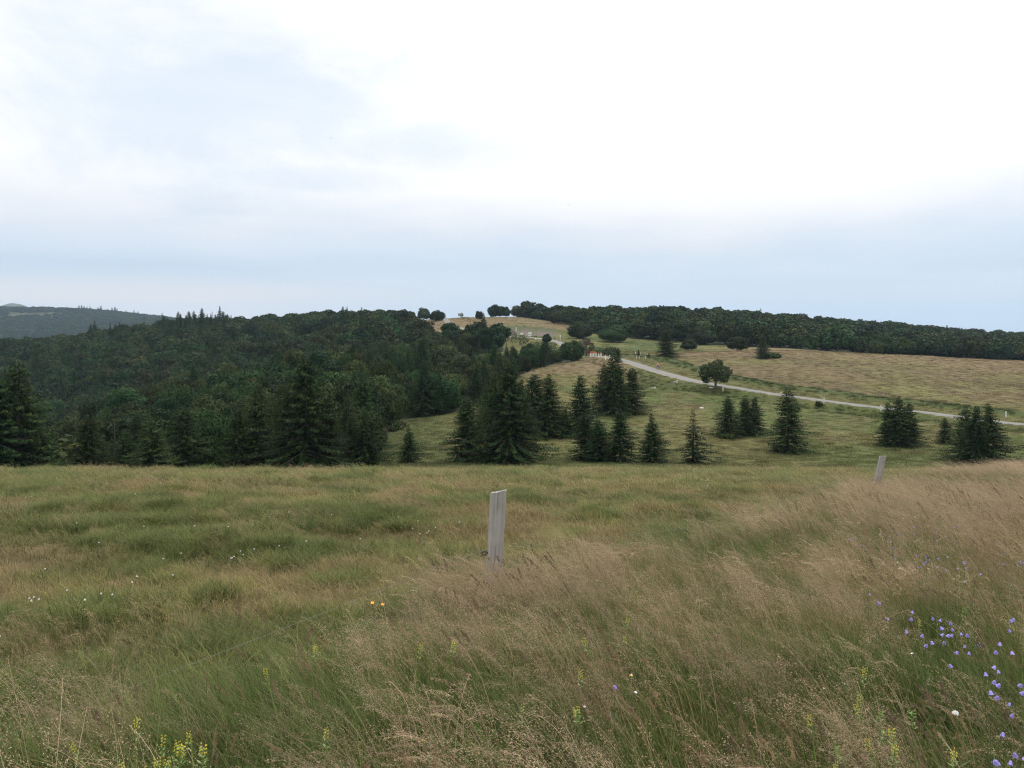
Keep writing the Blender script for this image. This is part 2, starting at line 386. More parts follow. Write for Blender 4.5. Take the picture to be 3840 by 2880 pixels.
def tint(x, y):
    x = np.atleast_1d(np.asarray(x, float)).ravel(); y = np.atleast_1d(np.asarray(y, float)).ravel()
    n = len(x); D = np.maximum(y, 0.5); px = CX + F * np.clip(x / D, -1.2, 1.2); r = np.hypot(x, y)
    n1 = fbm(x / 14, y / 14, 21, 4); n2 = fbm(x / 3.0, y / 3.0, 31, 4); n3 = fbm(x / 0.9, y / 0.9, 41, 3); n4 = fbm(x / 34, y / 34, 51, 3)
    c = np.tile(OLIVE, (n, 1))
    # the pasture and the tall meadow in front
    c = mixc(c, BROWN, 0.75 * sstep(0.44, 0.62, n2)); c = mixc(c, GREEN, 0.8 * sstep(0.50, 0.66, n3) * sstep(0.62, 0.40, n2))
    c = mixc(c, GOLD * 0.9, 0.6 * sstep(24, 40, r) * (1 - sstep(50, 60, r)) * sstep(0.35, 0.6, n2))
    # the grazed bowl below
    far = sstep(55, 70, r)
    b = mixc(np.tile(OLIVE * 0.95, (n, 1)), GREEN * 1.1, 0.85 * sstep(0.40, 0.62, n1)); b = mixc(b, BROWN * 0.8, 0.6 * sstep(0.56, 0.72, n2) * sstep(0.35, 0.6, n4))
    b = mixc(b, GREEN * 0.95, 0.55 * (1 - sstep(95, 118, r)) * sstep(0.3, 0.6, n2))
    b = mixc(b, GREEN * 0.8, 0.75 * sstep(480, 420, px))
    c = mixc(c, b, far)
    # the brown knoll in front of the bend
    kn = sstep(165, 200, D) * (1 - sstep(235, 250, D)) * sstep(515, 535, px) * (1 - sstep(612, 650, px))
    c = mixc(c, BROWN * 1.15, 0.85 * kn * sstep(0.25, 0.55, n1 * 0.6 + n2 * 0.4))
    sel = (r > 95) & (r < 600)
    rd = np.full(n, 999.0)
    if sel.any(): rd[sel] = road_dist(x[sel], y[sel])
    behind = (rd > 0) & (D > 120) & (D < 330) & (px > 600)
    g = mixc(np.tile(GOLD * 0.86, (n, 1)), OLIVE * 1.25, 0.75 * sstep(0.42, 0.64, n1 * 0.5 + n2 * 0.5)); g = mixc(g, BROWN * 1.1, 0.5 * sstep(0.5, 0.7, n4))
    c = mixc(c, g, behind * sstep(13, 20, rd) * sstep(590, 640, px))
    c = mixc(c, BROWN * 1.22, 0.65 * behind * sstep(222, 252, D) * sstep(640, 700, px))
    gr = behind & (rd <= 20)
    c = mixc(c, OLIVE * 0.85, gr * (1 - sstep(14, 20, rd)) * 0.9)
    c = mixc(c, DARKG * 1.25, np.where(rd > 0, np.exp(-((rd - 11.5) / 2.4) ** 2), 0) * (D < 260) * 0.95)
    c = mixc(c, GREEN * 0.8, np.where(rd < 0, np.exp(-((rd + 7.5) / 3.5) ** 2), 0) * (px > 640) * 0.85)
    # green meadow behind the bend, brown field of the top hill
    up = sstep(262, 300, D) * (D < 900) * (px > 555)
    c = mixc(c, mixc(np.tile(GREEN * 1.0, (n, 1)), OLIVE * 1.1, sstep(0.4, 0.6, n1)), up * (1 - sstep(700, 760, px)) )
    top = sstep(398, 412, D) * (D < 700) * (px > 425) * (px < 640)
    c = mixc(c, mixc(np.tile(BROWN * 1.12, (n, 1)), OLIVE, 0.5 * sstep(0.45, 0.65, n1)), top * 0.9)
    cut = sstep(374, 384, D) * (1 - sstep(400, 404, D)) * sstep(480, 500, px) * (1 - sstep(548, 562, px))
    c = mixc(c, EARTH * (0.8), cut * sstep(0.15, 0.40, n2))
    c = mixc(c, DARKG * 1.3, sstep(399, 402, D) * (1 - sstep(405, 409, D)) * sstep(480, 500, px) * (1 - sstep(560, 575, px)) * 0.8)
    # woodland floor
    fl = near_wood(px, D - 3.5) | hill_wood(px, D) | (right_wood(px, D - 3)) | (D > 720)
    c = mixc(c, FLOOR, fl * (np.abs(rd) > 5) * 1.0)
    fw = (D > 1100)
    c = mixc(c, np.array([0.030, 0.042, 0.020]), fw * 1.0)
    c = mixc(c, OLIVE * 0.8, ((D > 2300) & (px < 70) & (px > -60)) * sstep(0.55, 0.62, n4) * 0.7)
    c *= (0.90 + 0.20 * n3)[:, None]
    return c

# ------------------------------------------------------------------ ground sheet
def build_ground():
    fine = np.linspace(R(-40), R(40), 900)
    rest = np.linspace(R(40), R(320), 120)[1:-1]
    ph = np.concatenate([fine, rest])
    rr = np.concatenate([np.exp(np.linspace(math.log(0.25), math.log(60), 210)), np.linspace(60, 330, 190)[1:], np.exp(np.linspace(math.log(330), math.log(7900), 130))[1:]])
    A, B = len(rr), len(ph)
    X = rr[:, None] * np.sin(ph)[None]; Y = rr[:, None] * np.cos(ph)[None]
    z = Z(X.ravel(), Y.ravel())
    V = np.stack([X.ravel(), Y.ravel(), z], 1)
    V = np.vstack([V, [[0, 0, Z(0.0, 0.26)]]])
    i = np.arange(A - 1)[:, None]; j = np.arange(B)[None]; jn = (j + 1) % B
    q = np.stack([(i * B + j).ravel(), (i * B + jn).ravel(), ((i + 1) * B + jn).ravel(), ((i + 1) * B + j).ravel()], 1)[:, ::-1]
    jj = np.arange(B); t = np.stack([np.full(B, A * B), (jj + 1) % B, jj], 1)[:, ::-1]
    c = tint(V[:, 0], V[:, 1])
    m, nt, N, L = mat_new('meadow_ground')
    out = node(nt, 'ShaderNodeOutputMaterial'); b = node(nt, 'ShaderNodeBsdfPrincipled'); b.inputs['Roughness'].default_value = 0.95; b.inputs['Specular IOR Level'].default_value = 0.1
    at = node(nt, 'ShaderNodeAttribute', attribute_name='vc'); tc = node(nt, 'ShaderNodeTexCoord')
    n1 = node(nt, 'ShaderNodeTexNoise'); n1.inputs['Scale'].default_value = 1.1; n1.inputs['Detail'].default_value = 8; n1.inputs['Roughness'].default_value = 0.7
    L.new(tc.outputs['Object'], n1.inputs['Vector'])
    k = math_n(nt, 'ADD', math_n(nt, 'MULTIPLY', n1.outputs['Fac'], 1.3), 0.35)
    vm = node(nt, 'ShaderNodeVectorMath', operation='SCALE'); L.new(at.outputs['Color'], vm.inputs[0]); L.new(k, vm.inputs['Scale'])
    L.new(vm.outputs[0], b.inputs['Base Color'])
    bu = node(nt, 'ShaderNodeBump'); bu.inputs['Strength'].default_value = 0.7; bu.inputs['Distance'].default_value = 0.25
    L.new(n1.outputs['Fac'], bu.inputs['Height']); L.new(bu.outputs[0], b.inputs['Normal']); L.new(b.outputs[0], out.inputs[0])
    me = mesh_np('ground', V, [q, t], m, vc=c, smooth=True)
    o = link(bpy.data.objects.new('ground', me)); tag(o, 'rolling upland meadow of mixed green and straw coloured grass', None, None, 'structure')
build_ground()

# ------------------------------------------------------------------ road
def build_road():
    W = 1.5; offs = [-W - 0.9, -W - 0.25, -W, -0.02, W, W + 0.25, W + 0.9]; dz = [-0.25, 0.03, 0.07, 0.12, 0.07, 0.03, -0.25]
    V = []; C = []
    for k, (p, nn) in enumerate(zip(ROAD, RN)):
        for o_, d_ in zip(offs, dz):
            V.append((p[0] + nn[0] * o_, p[1] + nn[1] * o_, ROADZ[k] + d_)); C.append((1 if abs(o_) > W + 0.1 else 0,) * 3)
    n = len(offs); q = [(k * n + j, k * n + j + 1, (k + 1) * n + j + 1, (k + 1) * n + j) for k in range(len(ROAD) - 1) for j in range(n - 1)]
    m, nt, N, L = mat_new('worn_asphalt')
    out = node(nt, 'ShaderNodeOutputMaterial'); b = node(nt, 'ShaderNodeBsdfPrincipled'); b.inputs['Roughness'].default_value = 0.85
    at = node(nt, 'ShaderNodeAttribute', attribute_name='vc'); tc = node(nt, 'ShaderNodeTexCoord')
    n1 = node(nt, 'ShaderNodeTexNoise'); n1.inputs['Scale'].default_value = 0.35; n1.inputs['Detail'].default_value = 6; L.new(tc.outputs['Object'], n1.inputs['Vector'])
    mx = node(nt, 'ShaderNodeMix', data_type='RGBA'); mx.inputs[6].default_value = (0.11, 0.106, 0.098, 1); mx.inputs[7].default_value = (0.19, 0.178, 0.160, 1); L.new(n1.outputs['Fac'], mx.inputs[0])
    m2 = node(nt, 'ShaderNodeMix', data_type='RGBA'); L.new(at.outputs['Fac'], m2.inputs[0]); L.new(mx.outputs[2], m2.inputs[6]); m2.inputs[7].default_value = (0.22, 0.18, 0.12, 1)
    L.new(m2.outputs[2], b.inputs['Base Color']); L.new(b.outputs[0], out.inputs[0])
    me = mesh_np('road', V, np.array(q), m, vc=np.array(C), smooth=True)
    tag(link(bpy.data.objects.new('road', me)), 'narrow pale asphalt road curving up through the meadows', None, None, 'structure')
build_road()

# ------------------------------------------------------------------ trees: shapes
def frames(nrm, rng):
    a = np.cross(nrm, rng.normal(size=nrm.shape)); a /= np.linalg.norm(a, axis=1)[:, None] + 1e-9
    return a, np.cross(nrm, a)

def trunk_arrays(pts, rad, k=7):
    mb = MB(); mb.tube(pts, rad, k); return mb

def beech_mesh(seed, H=9.0, Rc=4.3, base=0.9, nleaf=5200, leaf=0.34, lobes=30, flat=0.0):
    rng = np.random.default_rng(seed)
    cz = base + (H - base) * 0.42
    cen = []; rad = []
    for i in range(lobes):
        t = (i + 0.5) / lobes
        el = math.asin(np.clip(-0.85 + 1.83 * t, -1, 1)); az = i * 2.39996 + rng.uniform(-0.4, 0.4)
        k = rng.uniform(0.46, 0.86)
        hx = math.cos(el) * Rc * k; hz = math.sin(el) * ((H - cz) if el > 0 else (cz - base)) * k * 1.0
        cen.append((hx * math.cos(az), hx * math.sin(az), cz + hz)); rad.append(Rc * rng.uniform(0.26, 0.42))
    cen = np.array(cen); rad = np.array(rad)
    w = rad ** 2; w /= w.sum()
    li = rng.choice(lobes, nleaf, p=w)
    d = rng.normal(size=(nleaf, 3)); d[:, 2] *= 0.85; d /= np.linalg.norm(d, axis=1)[:, None]
    out = cen[li] - np.array([0, 0, cz]); out /= np.linalg.norm(out, axis=1)[:, None] + 1e-6
    flip = (d * out).sum(1) < -0.25; d[flip] *= -1
    rr = rad[li] * (0.62 + 0.45 * rng.random(nleaf) ** 0.6)
    rr *= 0.85 + 0.3 * rng.random(nleaf)
    c = cen[li] + d * rr[:, None] * np.array([1.05, 1.05, 0.8])
    c[:, 2] = np.maximum(c[:, 2], base * 0.35 + rng.random(nleaf) * 0.4)
    nrm = d * 0.8 + out * 0.3 + rng.normal(size=d.shape) * 0.65 + np.array([0, 0, 0.12]); nrm /= np.linalg.norm(nrm, axis=1)[:, None]
    a, b = frames(nrm, rng)
    s = leaf * rng.uniform(0.55, 1.25, nleaf)
    corners = []
    for (u, v) in ((-1, -0.25), (0.15, -0.8), (1, 0.2), (-0.1, 0.85)):
        corners.append(c + a * (s * u * rng.uniform(0.7, 1.2, nleaf))[:, None] + b * (s * v * rng.uniform(0.7, 1.2, nleaf))[:, None] + nrm * (s * rng.uniform(-0.25, 0.25, nleaf))[:, None])
    V = np.stack(corners, 1).reshape(-1, 3)
    q = np.arange(nleaf * 4).reshape(-1, 4)
    lt = rng.random(lobes)
    tone = np.clip(0.55 * lt[li] + 0.45 * rng.random(nleaf), 0, 1)
    vc = np.repeat(np.stack([tone] * 3, 1), 4, 0)
    tr = MB(); tr.tube([(0, 0, -0.6), (0.03, 0, base * 0.5), (0.08, 0.05, cz), (0.1, 0, H * 0.8)], [0.30, 0.25, 0.17, 0.05], 8)
    for i in range(0, lobes, 4):
        e = cen[i] * 0.92 + np.array([0, 0, cz]) * 0.08; st = np.array([0.05, 0.02, base + 0.2 + (cz - base) * rng.random() * 0.8])
        mid = st * 0.5 + e * 0.5 + np.array([0, 0, -0.25])
        tr.tube([st, mid, e], [0.10, 0.06, 0.02], 5)
    return V, q, vc, tr

def spruce_mesh(seed, H=10.0, Rb=2.4, lop=0.0, sparse=1.0, power=0.9, dens=1.35, twig=0.40):
    """whorls of drooping branches clothed with needle sprays; lop drags the branches towards +x"""
    rng = np.random.default_rng(seed)
    Vs = []; T = []
    tr = MB(); tr.tube([(0, 0, -0.8), (0, 0, H * 0.3), (0.03, 0.02, H * 0.65), (0, 0, H)], [0.028 * H * 0.7, 0.018 * H * 0.7, 0.010 * H * 0.6, 0.008], 7)
    z = 0.03 * H; az0 = 0
    while z < H * 0.985:
        f = z / H
        nb = int(round((8 if f < 0.6 else 6) * sparse)) + (rng.random() < 0.5)
        env = (1 - f) ** power * (0.87 + 0.13 * math.sin(f * 19 + seed)) * (0.75 + 0.25 * min(1, f / 0.10))
        for k in range(nb):
            az = az0 + 2 * math.pi * k / nb + rng.uniform(-0.35, 0.35)
            dirx, diry = math.cos(az), math.sin(az)
            ln = Rb * env * rng.uniform(0.66, 1.15) + 0.10 + 0.02 * H * (1 - f)
            if rng.random() < 0.06: ln *= 1.3
            ln *= 0.62 + 0.76 * float(vnoise(np.array(az * 1.1 + 40 + 7 * seed), np.array(f * 7.0 + 3 * seed), seed)) + (0.25 if f > 0.85 else 0)
            ln *= 1 + lop * dirx * (1.0 - 0.5 * f)
            if ln < 0.12: continue
            zk = z + rng.uniform(-0.16, 0.16) * (H / 10)
            rise = 0.55 * f - 0.24 + rng.uniform(-0.1, 0.1)
            ns = max(2, int(ln / (0.17 / dens)))
            ts = (np.arange(ns) + rng.random(ns) * 0.8) / ns
            ts = 0.12 + 0.88 * ts
            bx = dirx * ln * ts; by = diry * ln * ts
            bz = zk + ln * (rise * ts - 0.22 * ts ** 2 + 0.20 * ts ** 4)
            if f < 0.55 and ln > 0.5:
                tr.tube([(0, 0, z), (dirx * ln * .5, diry * ln * .5, z + ln * (rise * .5 - 0.05)), (dirx * ln * .95, diry * ln * .95, z + ln * (rise - 0.08))], [0.03, 0.018, 0.006], 4, False)
            side = np.array([-diry, dirx, 0]); fw = np.array([dirx, diry, 0.0])
            btone = rng.random()
            for sgn in (-1, 1, 0, 0):
                n = ns
                c = np.stack([bx, by, bz], 1) + rng.normal(size=(n, 3)) * 0.03
                L_ = twig * rng.uniform(0.55, 1.15, n) * (0.55 + 0.45 * (1 - ts)) * min(1.0, 0.45 + ln * 0.5)
                if sgn == 0:
                    dv = fw[None] * rng.uniform(0.1, 0.9, (n, 1)) + np.array([[0, 0, 1]]) * rng.uniform(-0.9, 0.25, (n, 1)) + side[None] * rng.uniform(-0.5, 0.5, (n, 1))
                else:
                    dv = side[None] * sgn * rng.uniform(0.6, 1.0, (n, 1)) + fw[None] * rng.uniform(0.35, 0.9, (n, 1)) + np.array([[0, 0, 1]]) * rng.uniform(-0.45, 0.1, (n, 1))
                dv /= np.linalg.norm(dv, axis=1)[:, None]
                up = np.array([[0, 0, 1.0]]) + rng.normal(size=(n, 3)) * 0.45
                w = np.cross(dv, up); w /= np.linalg.norm(w, axis=1)[:, None] + 1e-9
                wd = (L_ * rng.uniform(0.14, 0.26, n))[:, None]
                p0 = c; p1 = c + dv * (L_ * 0.45)[:, None] + w * wd; p2 = c + dv * L_[:, None] + np.array([[0, 0, -0.06]]); p3 = c + dv * (L_ * 0.45)[:, None] - w * wd
                Vs.append(np.stack([p0, p1, p2, p3], 1).reshape(-1, 3))
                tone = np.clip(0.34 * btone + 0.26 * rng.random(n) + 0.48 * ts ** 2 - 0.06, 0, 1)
                T.append(np.repeat(tone, 4))
        az0 += 0.7
        z += (0.26 + 0.10 * rng.random()) * (0.75 if f > 0.6 else 1.0) * (1.15 if f < 0.3 else 1.0) / max(0.6, sparse) * (H / 10) ** 0.5
    V = np.vstack(Vs); T = np.concatenate(T)
    return V, np.arange(len(V)).reshape(-1, 4), np.stack([T] * 3, 1), tr

def tr_mesh(name, tr, mat):
    me = bpy.data.meshes.new(name); me.from_pydata(tr.v, [], tr.f); me.update(); me.materials.append(mat)
    for p in me.polygons: p.use_smooth = True
    return me

def one_mesh(name, V, q, vc, tr, lmat):
    """crown and trunk in one mesh, for trees too far to show parts"""
    tv = np.array(tr.v); tf4 = np.array([f for f in tr.f if len(f) == 4])
    VV = np.vstack([V, tv]); c = np.vstack([vc, np.full((len(tv), 3), 0.3)])
    return mesh_np(name, VV, [q, tf4 + len(V)], [lmat, M_bark], midx=np.concatenate([np.zeros(len(q)), np.ones(len(tf4))]), vc=c)

BEECH = []     # (crown mesh, trunk mesh, whole mesh, H)
for s in range(7):
    H = [9.0, 8.4, 9.6, 8.8, 9.2, 8.0, 9.8][s]; Rc = [4.3, 4.6, 4.2, 4.9, 3.9, 4.4, 4.1][s]
    V, q, vc, tr = beech_mesh(100 + s, H, Rc, 0.45, 12000, 0.21, 46)
    BEECH.append((mesh_np('crown', V, q, M_leaf, vc=vc), tr_mesh('trunk', tr, M_bark), one_mesh('beech_tree', V, q, vc, tr, M_leaf), H))
BEECH_LO = []
for s in range(4):
    V, q, vc, tr = beech_mesh(200 + s, 9.0, 4.4, 0.6, 2200, 0.46, 30)
    BEECH_LO.append(one_mesh('beech_tree', V, q, vc, tr, M_leaf))
SPRUCE = []    # (crown, trunk, whole, H)
SP = [dict(Rb=4.3, power=1.0), dict(Rb=3.9, lop=0.28, power=0.9), dict(Rb=3.2, power=0.85), dict(Rb=4.6, lop=0.45, power=1.2), dict(Rb=3.3, sparse=0.7, power=1.35, lop=0.3), dict(Rb=5.0, power=0.95), dict(Rb=3.8, lop=0.15, power=0.72)]
for s, kw in enumerate(SP):
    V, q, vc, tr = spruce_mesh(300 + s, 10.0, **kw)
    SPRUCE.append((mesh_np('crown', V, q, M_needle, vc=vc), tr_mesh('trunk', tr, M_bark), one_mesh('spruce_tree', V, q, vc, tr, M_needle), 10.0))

def place_tree(kind, mesh4, x, y, H, rz, label, group=None, parts=True, wide=1.0, cat=None, sink=0.15):
    s = H / mesh4[3]
    z = Z(float(x), float(y)) - sink
    if parts:
        o = empty(kind, (x, y, z), rz, (s * wide, s * wide, s))
        for nm, me in (('trunk', mesh4[1]), ('crown', mesh4[0])):
            c = link(bpy.data.objects.new(nm, me)); c.parent = o
    else:
        o = link(bpy.data.objects.new(kind, mesh4[2])); o.location = (x, y, z); o.rotation_euler = (0, 0, rz); o.scale = (s * wide, s * wide, s)
    return tag(o, label, cat or ('spruce' if 'spruce' in kind else 'tree'), group)

# ---- named spruces of the pasture: px, tip row, base row (None = behind the brow, then D), variant, width, label
NS = [
 (509, 360, None, 86, 5, 1.12, 'tallest broad dark spruce in the middle, its skirt spreading on the brow'),
 (494, 372, None, 92, 1, 0.9, 'slimmer spruce leaning against the left side of the tallest middle spruce'),
 (521, 378, None, 91, 0, 0.9, 'ragged spruce close on the right of the tallest middle spruce'),
 (467, 395, None, 90, 2, 1.6, 'low narrow spruce at the left foot of the tallest middle spruce'),
 (534, 373, 437, 0, 6, 1.4, 'leafy spruce with forked top behind the tallest middle spruce'),
 (549, 373, 437, 0, 0, 1.2, 'right hand twin of the fork topped spruce pair behind the middle spruce'),
 (580, 374, 435, 0, 1, 1.25, 'grey green windswept spruce standing between two spruce clumps'),
 (565, 408, 437, 0, 5, 1.4, 'dark low spruce bush at the left foot of the windswept spruce'),
 (613, 350, 415, 0, 2, 1.35, 'spire topped spruce rising over the road bend'),
 (604, 364, 413, 0, 0, 1.25, 'dark spruce tucked behind the left of the spire topped spruce'),
 (632, 367, 414, 0, 6, 1.3, 'dark spruce at right end of the clump below the road bend'),
 (619, 364, 416, 0, 0, 0.85, 'lighter spruce in front of the clump below the road bend'),
 (620, 408, None, 88, 0, 1.3, 'bushy spruce on the brow below the road bend clump'),
 (598, 418, None, 88, 2, 1.7, 'thin light green spruce, middle of the three on the brow'),
 (585, 412, None, 90, 6, 1.3, 'darker spruce at left end of the three on the brow'),
 (651, 412, None, 87, 3, 1.25, 'solitary dark spruce with low boughs sweeping to the right'),
 (693, 409, None, 87, 4, 1.55, 'thin topped straggly spruce standing alone on the brow'),
 (728, 395, 437, 0, 0, 1.3, 'left pale green spruce of the trio in the middle pasture'),
 (745, 397, 436, 0, 6, 1.25, 'central dark spruce of the trio in the middle pasture'),
 (755, 396, 435, 0, 5, 1.0, 'right spruce of the trio in the middle pasture'),
 (788, 386, 453, 0, 2, 1.5, 'tall tidy lone spruce with a bare foot on the open pasture'),
 (888, 401, 446, 0, 2, 1.2, 'left stem of the three topped spruce clump by the road'),
 (899, 395, 447, 0, 0, 1.15, 'highest stem of the three topped spruce clump by the road'),
 (909, 401, 446, 0, 1, 1.15, 'right stem of the three topped spruce clump by the road'),
 (945, 417, 444, 0, 2, 1.6, 'small rounded young spruce between the two right hand clumps'),
 (966, 405, None, 90, 0, 1.3, 'left spruce of the big clump near the right edge'),
 (977, 405, None, 86, 5, 0.95, 'middle spruce of the big clump near the right edge'),
 (988, 402, None, 88, 3, 1.4, 'right spruce of the big clump, boughs trailing right'),
 (408, 424, None, 90, 3, 1.35, 'short spruce alone in front of the small green clearing'),
 (17, 360, None, 82, 5, 1.15, 'tall dark spruce at the far left on the brow'),
 (-4, 372, None, 80, 0, 1.1, 'spruce cut by the left edge of the view'),
 (38, 415, None, 84, 3, 1.1, 'low spreading spruce at the right foot of the far left spruce'),
 (88, 414, None, 84, 6, 1.1, 'slender green spruce at the foot of the left wood'),
 (125, 428, None, 84, 1, 1.2, 'shortest pale green spruce on the brow before the left wood'),
 (153, 420, None, 83, 0, 1.35, 'bright green spruce with drooping tiers before the left wood'),
 (184, 405, None, 92, 6, 1.2, 'dull green spruce half hidden behind the bright tiered spruce'),
 (306, 355, None, 82, 5, 1.15, 'biggest bright green spruce left of the clearing'),
 (286, 380, None, 84, 3, 0.9, 'lower spruce pressed against the left side of the biggest bright green spruce'),
 (328, 392, None, 85, 0, 1.0, 'spruce at the right shoulder of the biggest bright green spruce'),
 (258, 381, None, 86, 2, 1.15, 'thin dark spruce left of the biggest bright green spruce'),
 (238, 406, None, 84, 5, 0.9, 'squat spruce at the foot of the thin dark spruce'),
 (352, 412, None, 88, 2, 1.1, 'narrow spruce at the left edge of the clearing'),
 (365, 406, None, 88, 3, 1.3, 'dark spruce with skirt reaching into the clearing'),
 (464, 397, 424, 0, 6, 1.2, 'small spruce at the back right of the clearing'),
 (476, 366, None, 165, 5, 1.0, 'shadowy spruce at the right side of the clearing mouth'),
 (487, 384, None, 128, 0, 1.2, 'dense spruce filling the gap left behind the tallest middle spruce'),
 (456, 372, None, 185, 6, 1.2, 'stout spruce at the back right rim of the clearing'),
 (514, 374, None, 150, 5, 0.95, 'bulky spruce directly behind the tallest middle spruce'),
 (527, 388, None, 118, 1, 1.1, 'lower spruce between the tallest middle spruce and the fork topped one'),
 (513, 356, None, 208, 6, 1.2, 'rounded spruce top above the tallest middle spruce on the knoll edge'),
 (424, 336, None, 225, 2, 1.2, 'very tall dark spruce rising out of the middle of the near wood'),
 (470, 344, None, 215, 6, 1.1, 'pointed spruce rising above the right end of the near wood'),
 (500, 350, None, 200, 0, 1.0, 'spruce top showing behind the tallest middle spruce'),
 (484, 358, None, 180, 1, 1.1, 'mid height spruce left behind the tallest middle spruce'),
 (666, 329, 358, 0, 6, 1.7, 'broad dark fir shaped tree beside the road on the field edge'),
 (762, 336, 358.5, 0, 3, 1.5, 'ragged spruce alone on the crest of the golden field'),
 (649, 352, 357, 0, 2, 1.2, 'tiny young spruce left of the broad dark fir shaped tree'),
 (618, 347, 362, 0, 2, 1.2, 'thin dark spruce next to the white posts of the bend'),
 (638.5, 349, 356, 0, 2, 1.0, 'little dark spruce in the verge beyond the bend'),
 (578, 346, 359, 0, 2, 1.0, 'narrow spruce at right end of the bushes below the upper road'),
]
rng0 = np.random.default_rng(5)
for (px, ty, by, D, var, wide, lab) in NS:
    if by is not None: D = solveD(px, by)
    x, y = P(px, D); zt = -(ty - HY) / F * D
    H = zt - Z(x, y) + 0.1
    place_tree('spruce_tree', SPRUCE[var], x, y, max(H, 1.0), float(rng0.uniform(-0.4, 0.4)), lab, None, True, wide * (10.0 / max(H, 6)) ** 0.15)

# ---- broadleaved trees known one by one: px, tip, base, D, width factor, label
NB = [
 (385, 386, None, 140, 1.05, 'rounded grey green beech at the left corner of the clearing'),
 (408, 376, None, 163, 1.2, 'broad dark beech over the back of the clearing, left one'),
 (428, 374, None, 168, 1.2, 'broad dark beech over the back of the clearing, middle one'),
 (447, 377, None, 166, 1.1, 'broad dark beech over the back of the clearing, right one'),
 (558, 310, 323.5, 0, 1.25, 'dark round tree at the right end of the brown hilltop field'),
 (546.5, 333, 343, 0, 1.1, 'small round bush beside the upper road'),
 (581, 322, 338.5, 0, 1.55, 'wide dark beech alone on the green slope above the road'),
 (613, 326, 342, 0, 1.6, 'wide round beech on the green slope, right of its twin'),
 (596, 318, 332, 0, 1.4, 'beech behind the two wide beeches of the green slope'),
 (689, 338, 350, 0, 1.5, 'low rounded beech behind the broad dark fir shaped tree'),
 (699, 329, 345, 0, 1.3, 'taller beech behind the low rounded one'),
 (737, 336, 351, 0, 1.5, 'rounded beech standing forward of the right wood'),
 (424, 307, 316, 0, 1.15, 'loose crowned tree at the top end of the hill wood'),
 (436.5, 310, 321, 0, 1.2, 'dark round tree next to the road on the saddle'),
 (479, 310.5, 319.6, 0, 0.75, 'small upright tree on the brown hilltop field'),
 (496, 304.5, 316.5, 0, 1.2, 'left tree of the dense pair on the hilltop skyline'),
 (506, 306, 316.5, 0, 1.0, 'right tree of the dense pair on the hilltop skyline'),
 (519, 305, 316.5, 0, 1.2, 'single dense tree on the skyline beside the pair'),
]
for (px, ty, by, D, wide, lab) in NB:
    if by is not None: D = solveD(px, by, 220 if by < 360 else 80, 540)
    x, y = P(px, D); zt = -(ty - HY) / F * D
    H = zt - Z(x, y)
    place_tree('beech_tree', BEECH[int(rng0.integers(0, 7))], x, y, max(H, 2.0), float(rng0.uniform(0, 6.28)), lab, None, True, wide)

# the rowan by the road, an open crown on a clear stem
V, q, vc, tr = beech_mesh(401, 6.2, 3.0, 1.4, 3200, 0.19, 24)
x, y = P(715.5, solveD(715.5, 389.5, 120, 300)); D = y
Hr = -(359 - HY) / F * D - Z(x, y)
place_tree('rowan_tree', (mesh_np('crown', V, q, M_leaf_light, vc=vc), tr_mesh('trunk', tr, M_bark), None, 6.2), x, y, Hr, 0.4, 'lone round crowned rowan on a short stem beside the road', None, True, 1.0, 'tree')
# thin pale shrub on the hilltop and the leafless bush at the bend
V, q, vc, tr = beech_mesh(402, 3.0, 1.6, 0.8, 420, 0.16, 14)
x, y = P(461, solveD(461, 317, 380, 540)); Hs = -(312.5 - HY) / F * y - Z(x, y)
place_tree('thin_tree', (mesh_np('crown', V, q, M_leaf_light, vc=vc), tr_mesh('trunk', tr, M_bark), None, 3.0), x, y, max(Hs, 2.5), 0.2, 'thin see-through little tree beside the road on the saddle', None, True, 1.0, 'tree')
V, q, vc, tr = beech_mesh(403, 5.0, 1.9, 0.3, 1500, 0.16, 22)
x, y = P(586, 272); Hs = -(335 - HY) / F * y - Z(x, y)
place_tree('bare_bush', (mesh_np('crown', V, q, M_twig, vc=vc), tr_mesh('trunk', tr, M_bark), None, 5.0), x, y, Hs, 0.2, 'grey brown dry bush left of the white posts of the bend', None, True, 1.0, 'bush')

# ---- the woods
def wood_points(fn, pr, Dr, space, seed, area_pow=1.0):
    rng = np.random.default_rng(seed); cand = []
    D = Dr[0]
    pts = []
    ys = np.arange(Dr[0], Dr[1], space * 0.9)
    for k, yy in enumerate(ys):
        xs = np.arange((pr[0] - CX) / F * yy, (pr[1] - CX) / F * yy, space) + (k % 2) * space * 0.5
        pts.append(np.stack([xs, np.full(len(xs), yy)], 1))
    p = np.vstack(pts); p = p + rng.uniform(-0.38, 0.38, p.shape) * space
    px = CX + F * p[:, 0] / p[:, 1]
    m = fn(px, p[:, 1]) & (np.abs(road_dist(p[:, 0], p[:, 1])) > 8)
    return p[m]

named_xy = np.array([(o.location.x, o.location.y) for o in col.objects if o.get('category') in ('spruce', 'tree', 'bush')])
def clear_of(p, r):
    d = np.sqrt(((p[:, None, :] - named_xy[None]) ** 2).sum(2)).min(1); return p[d > r]

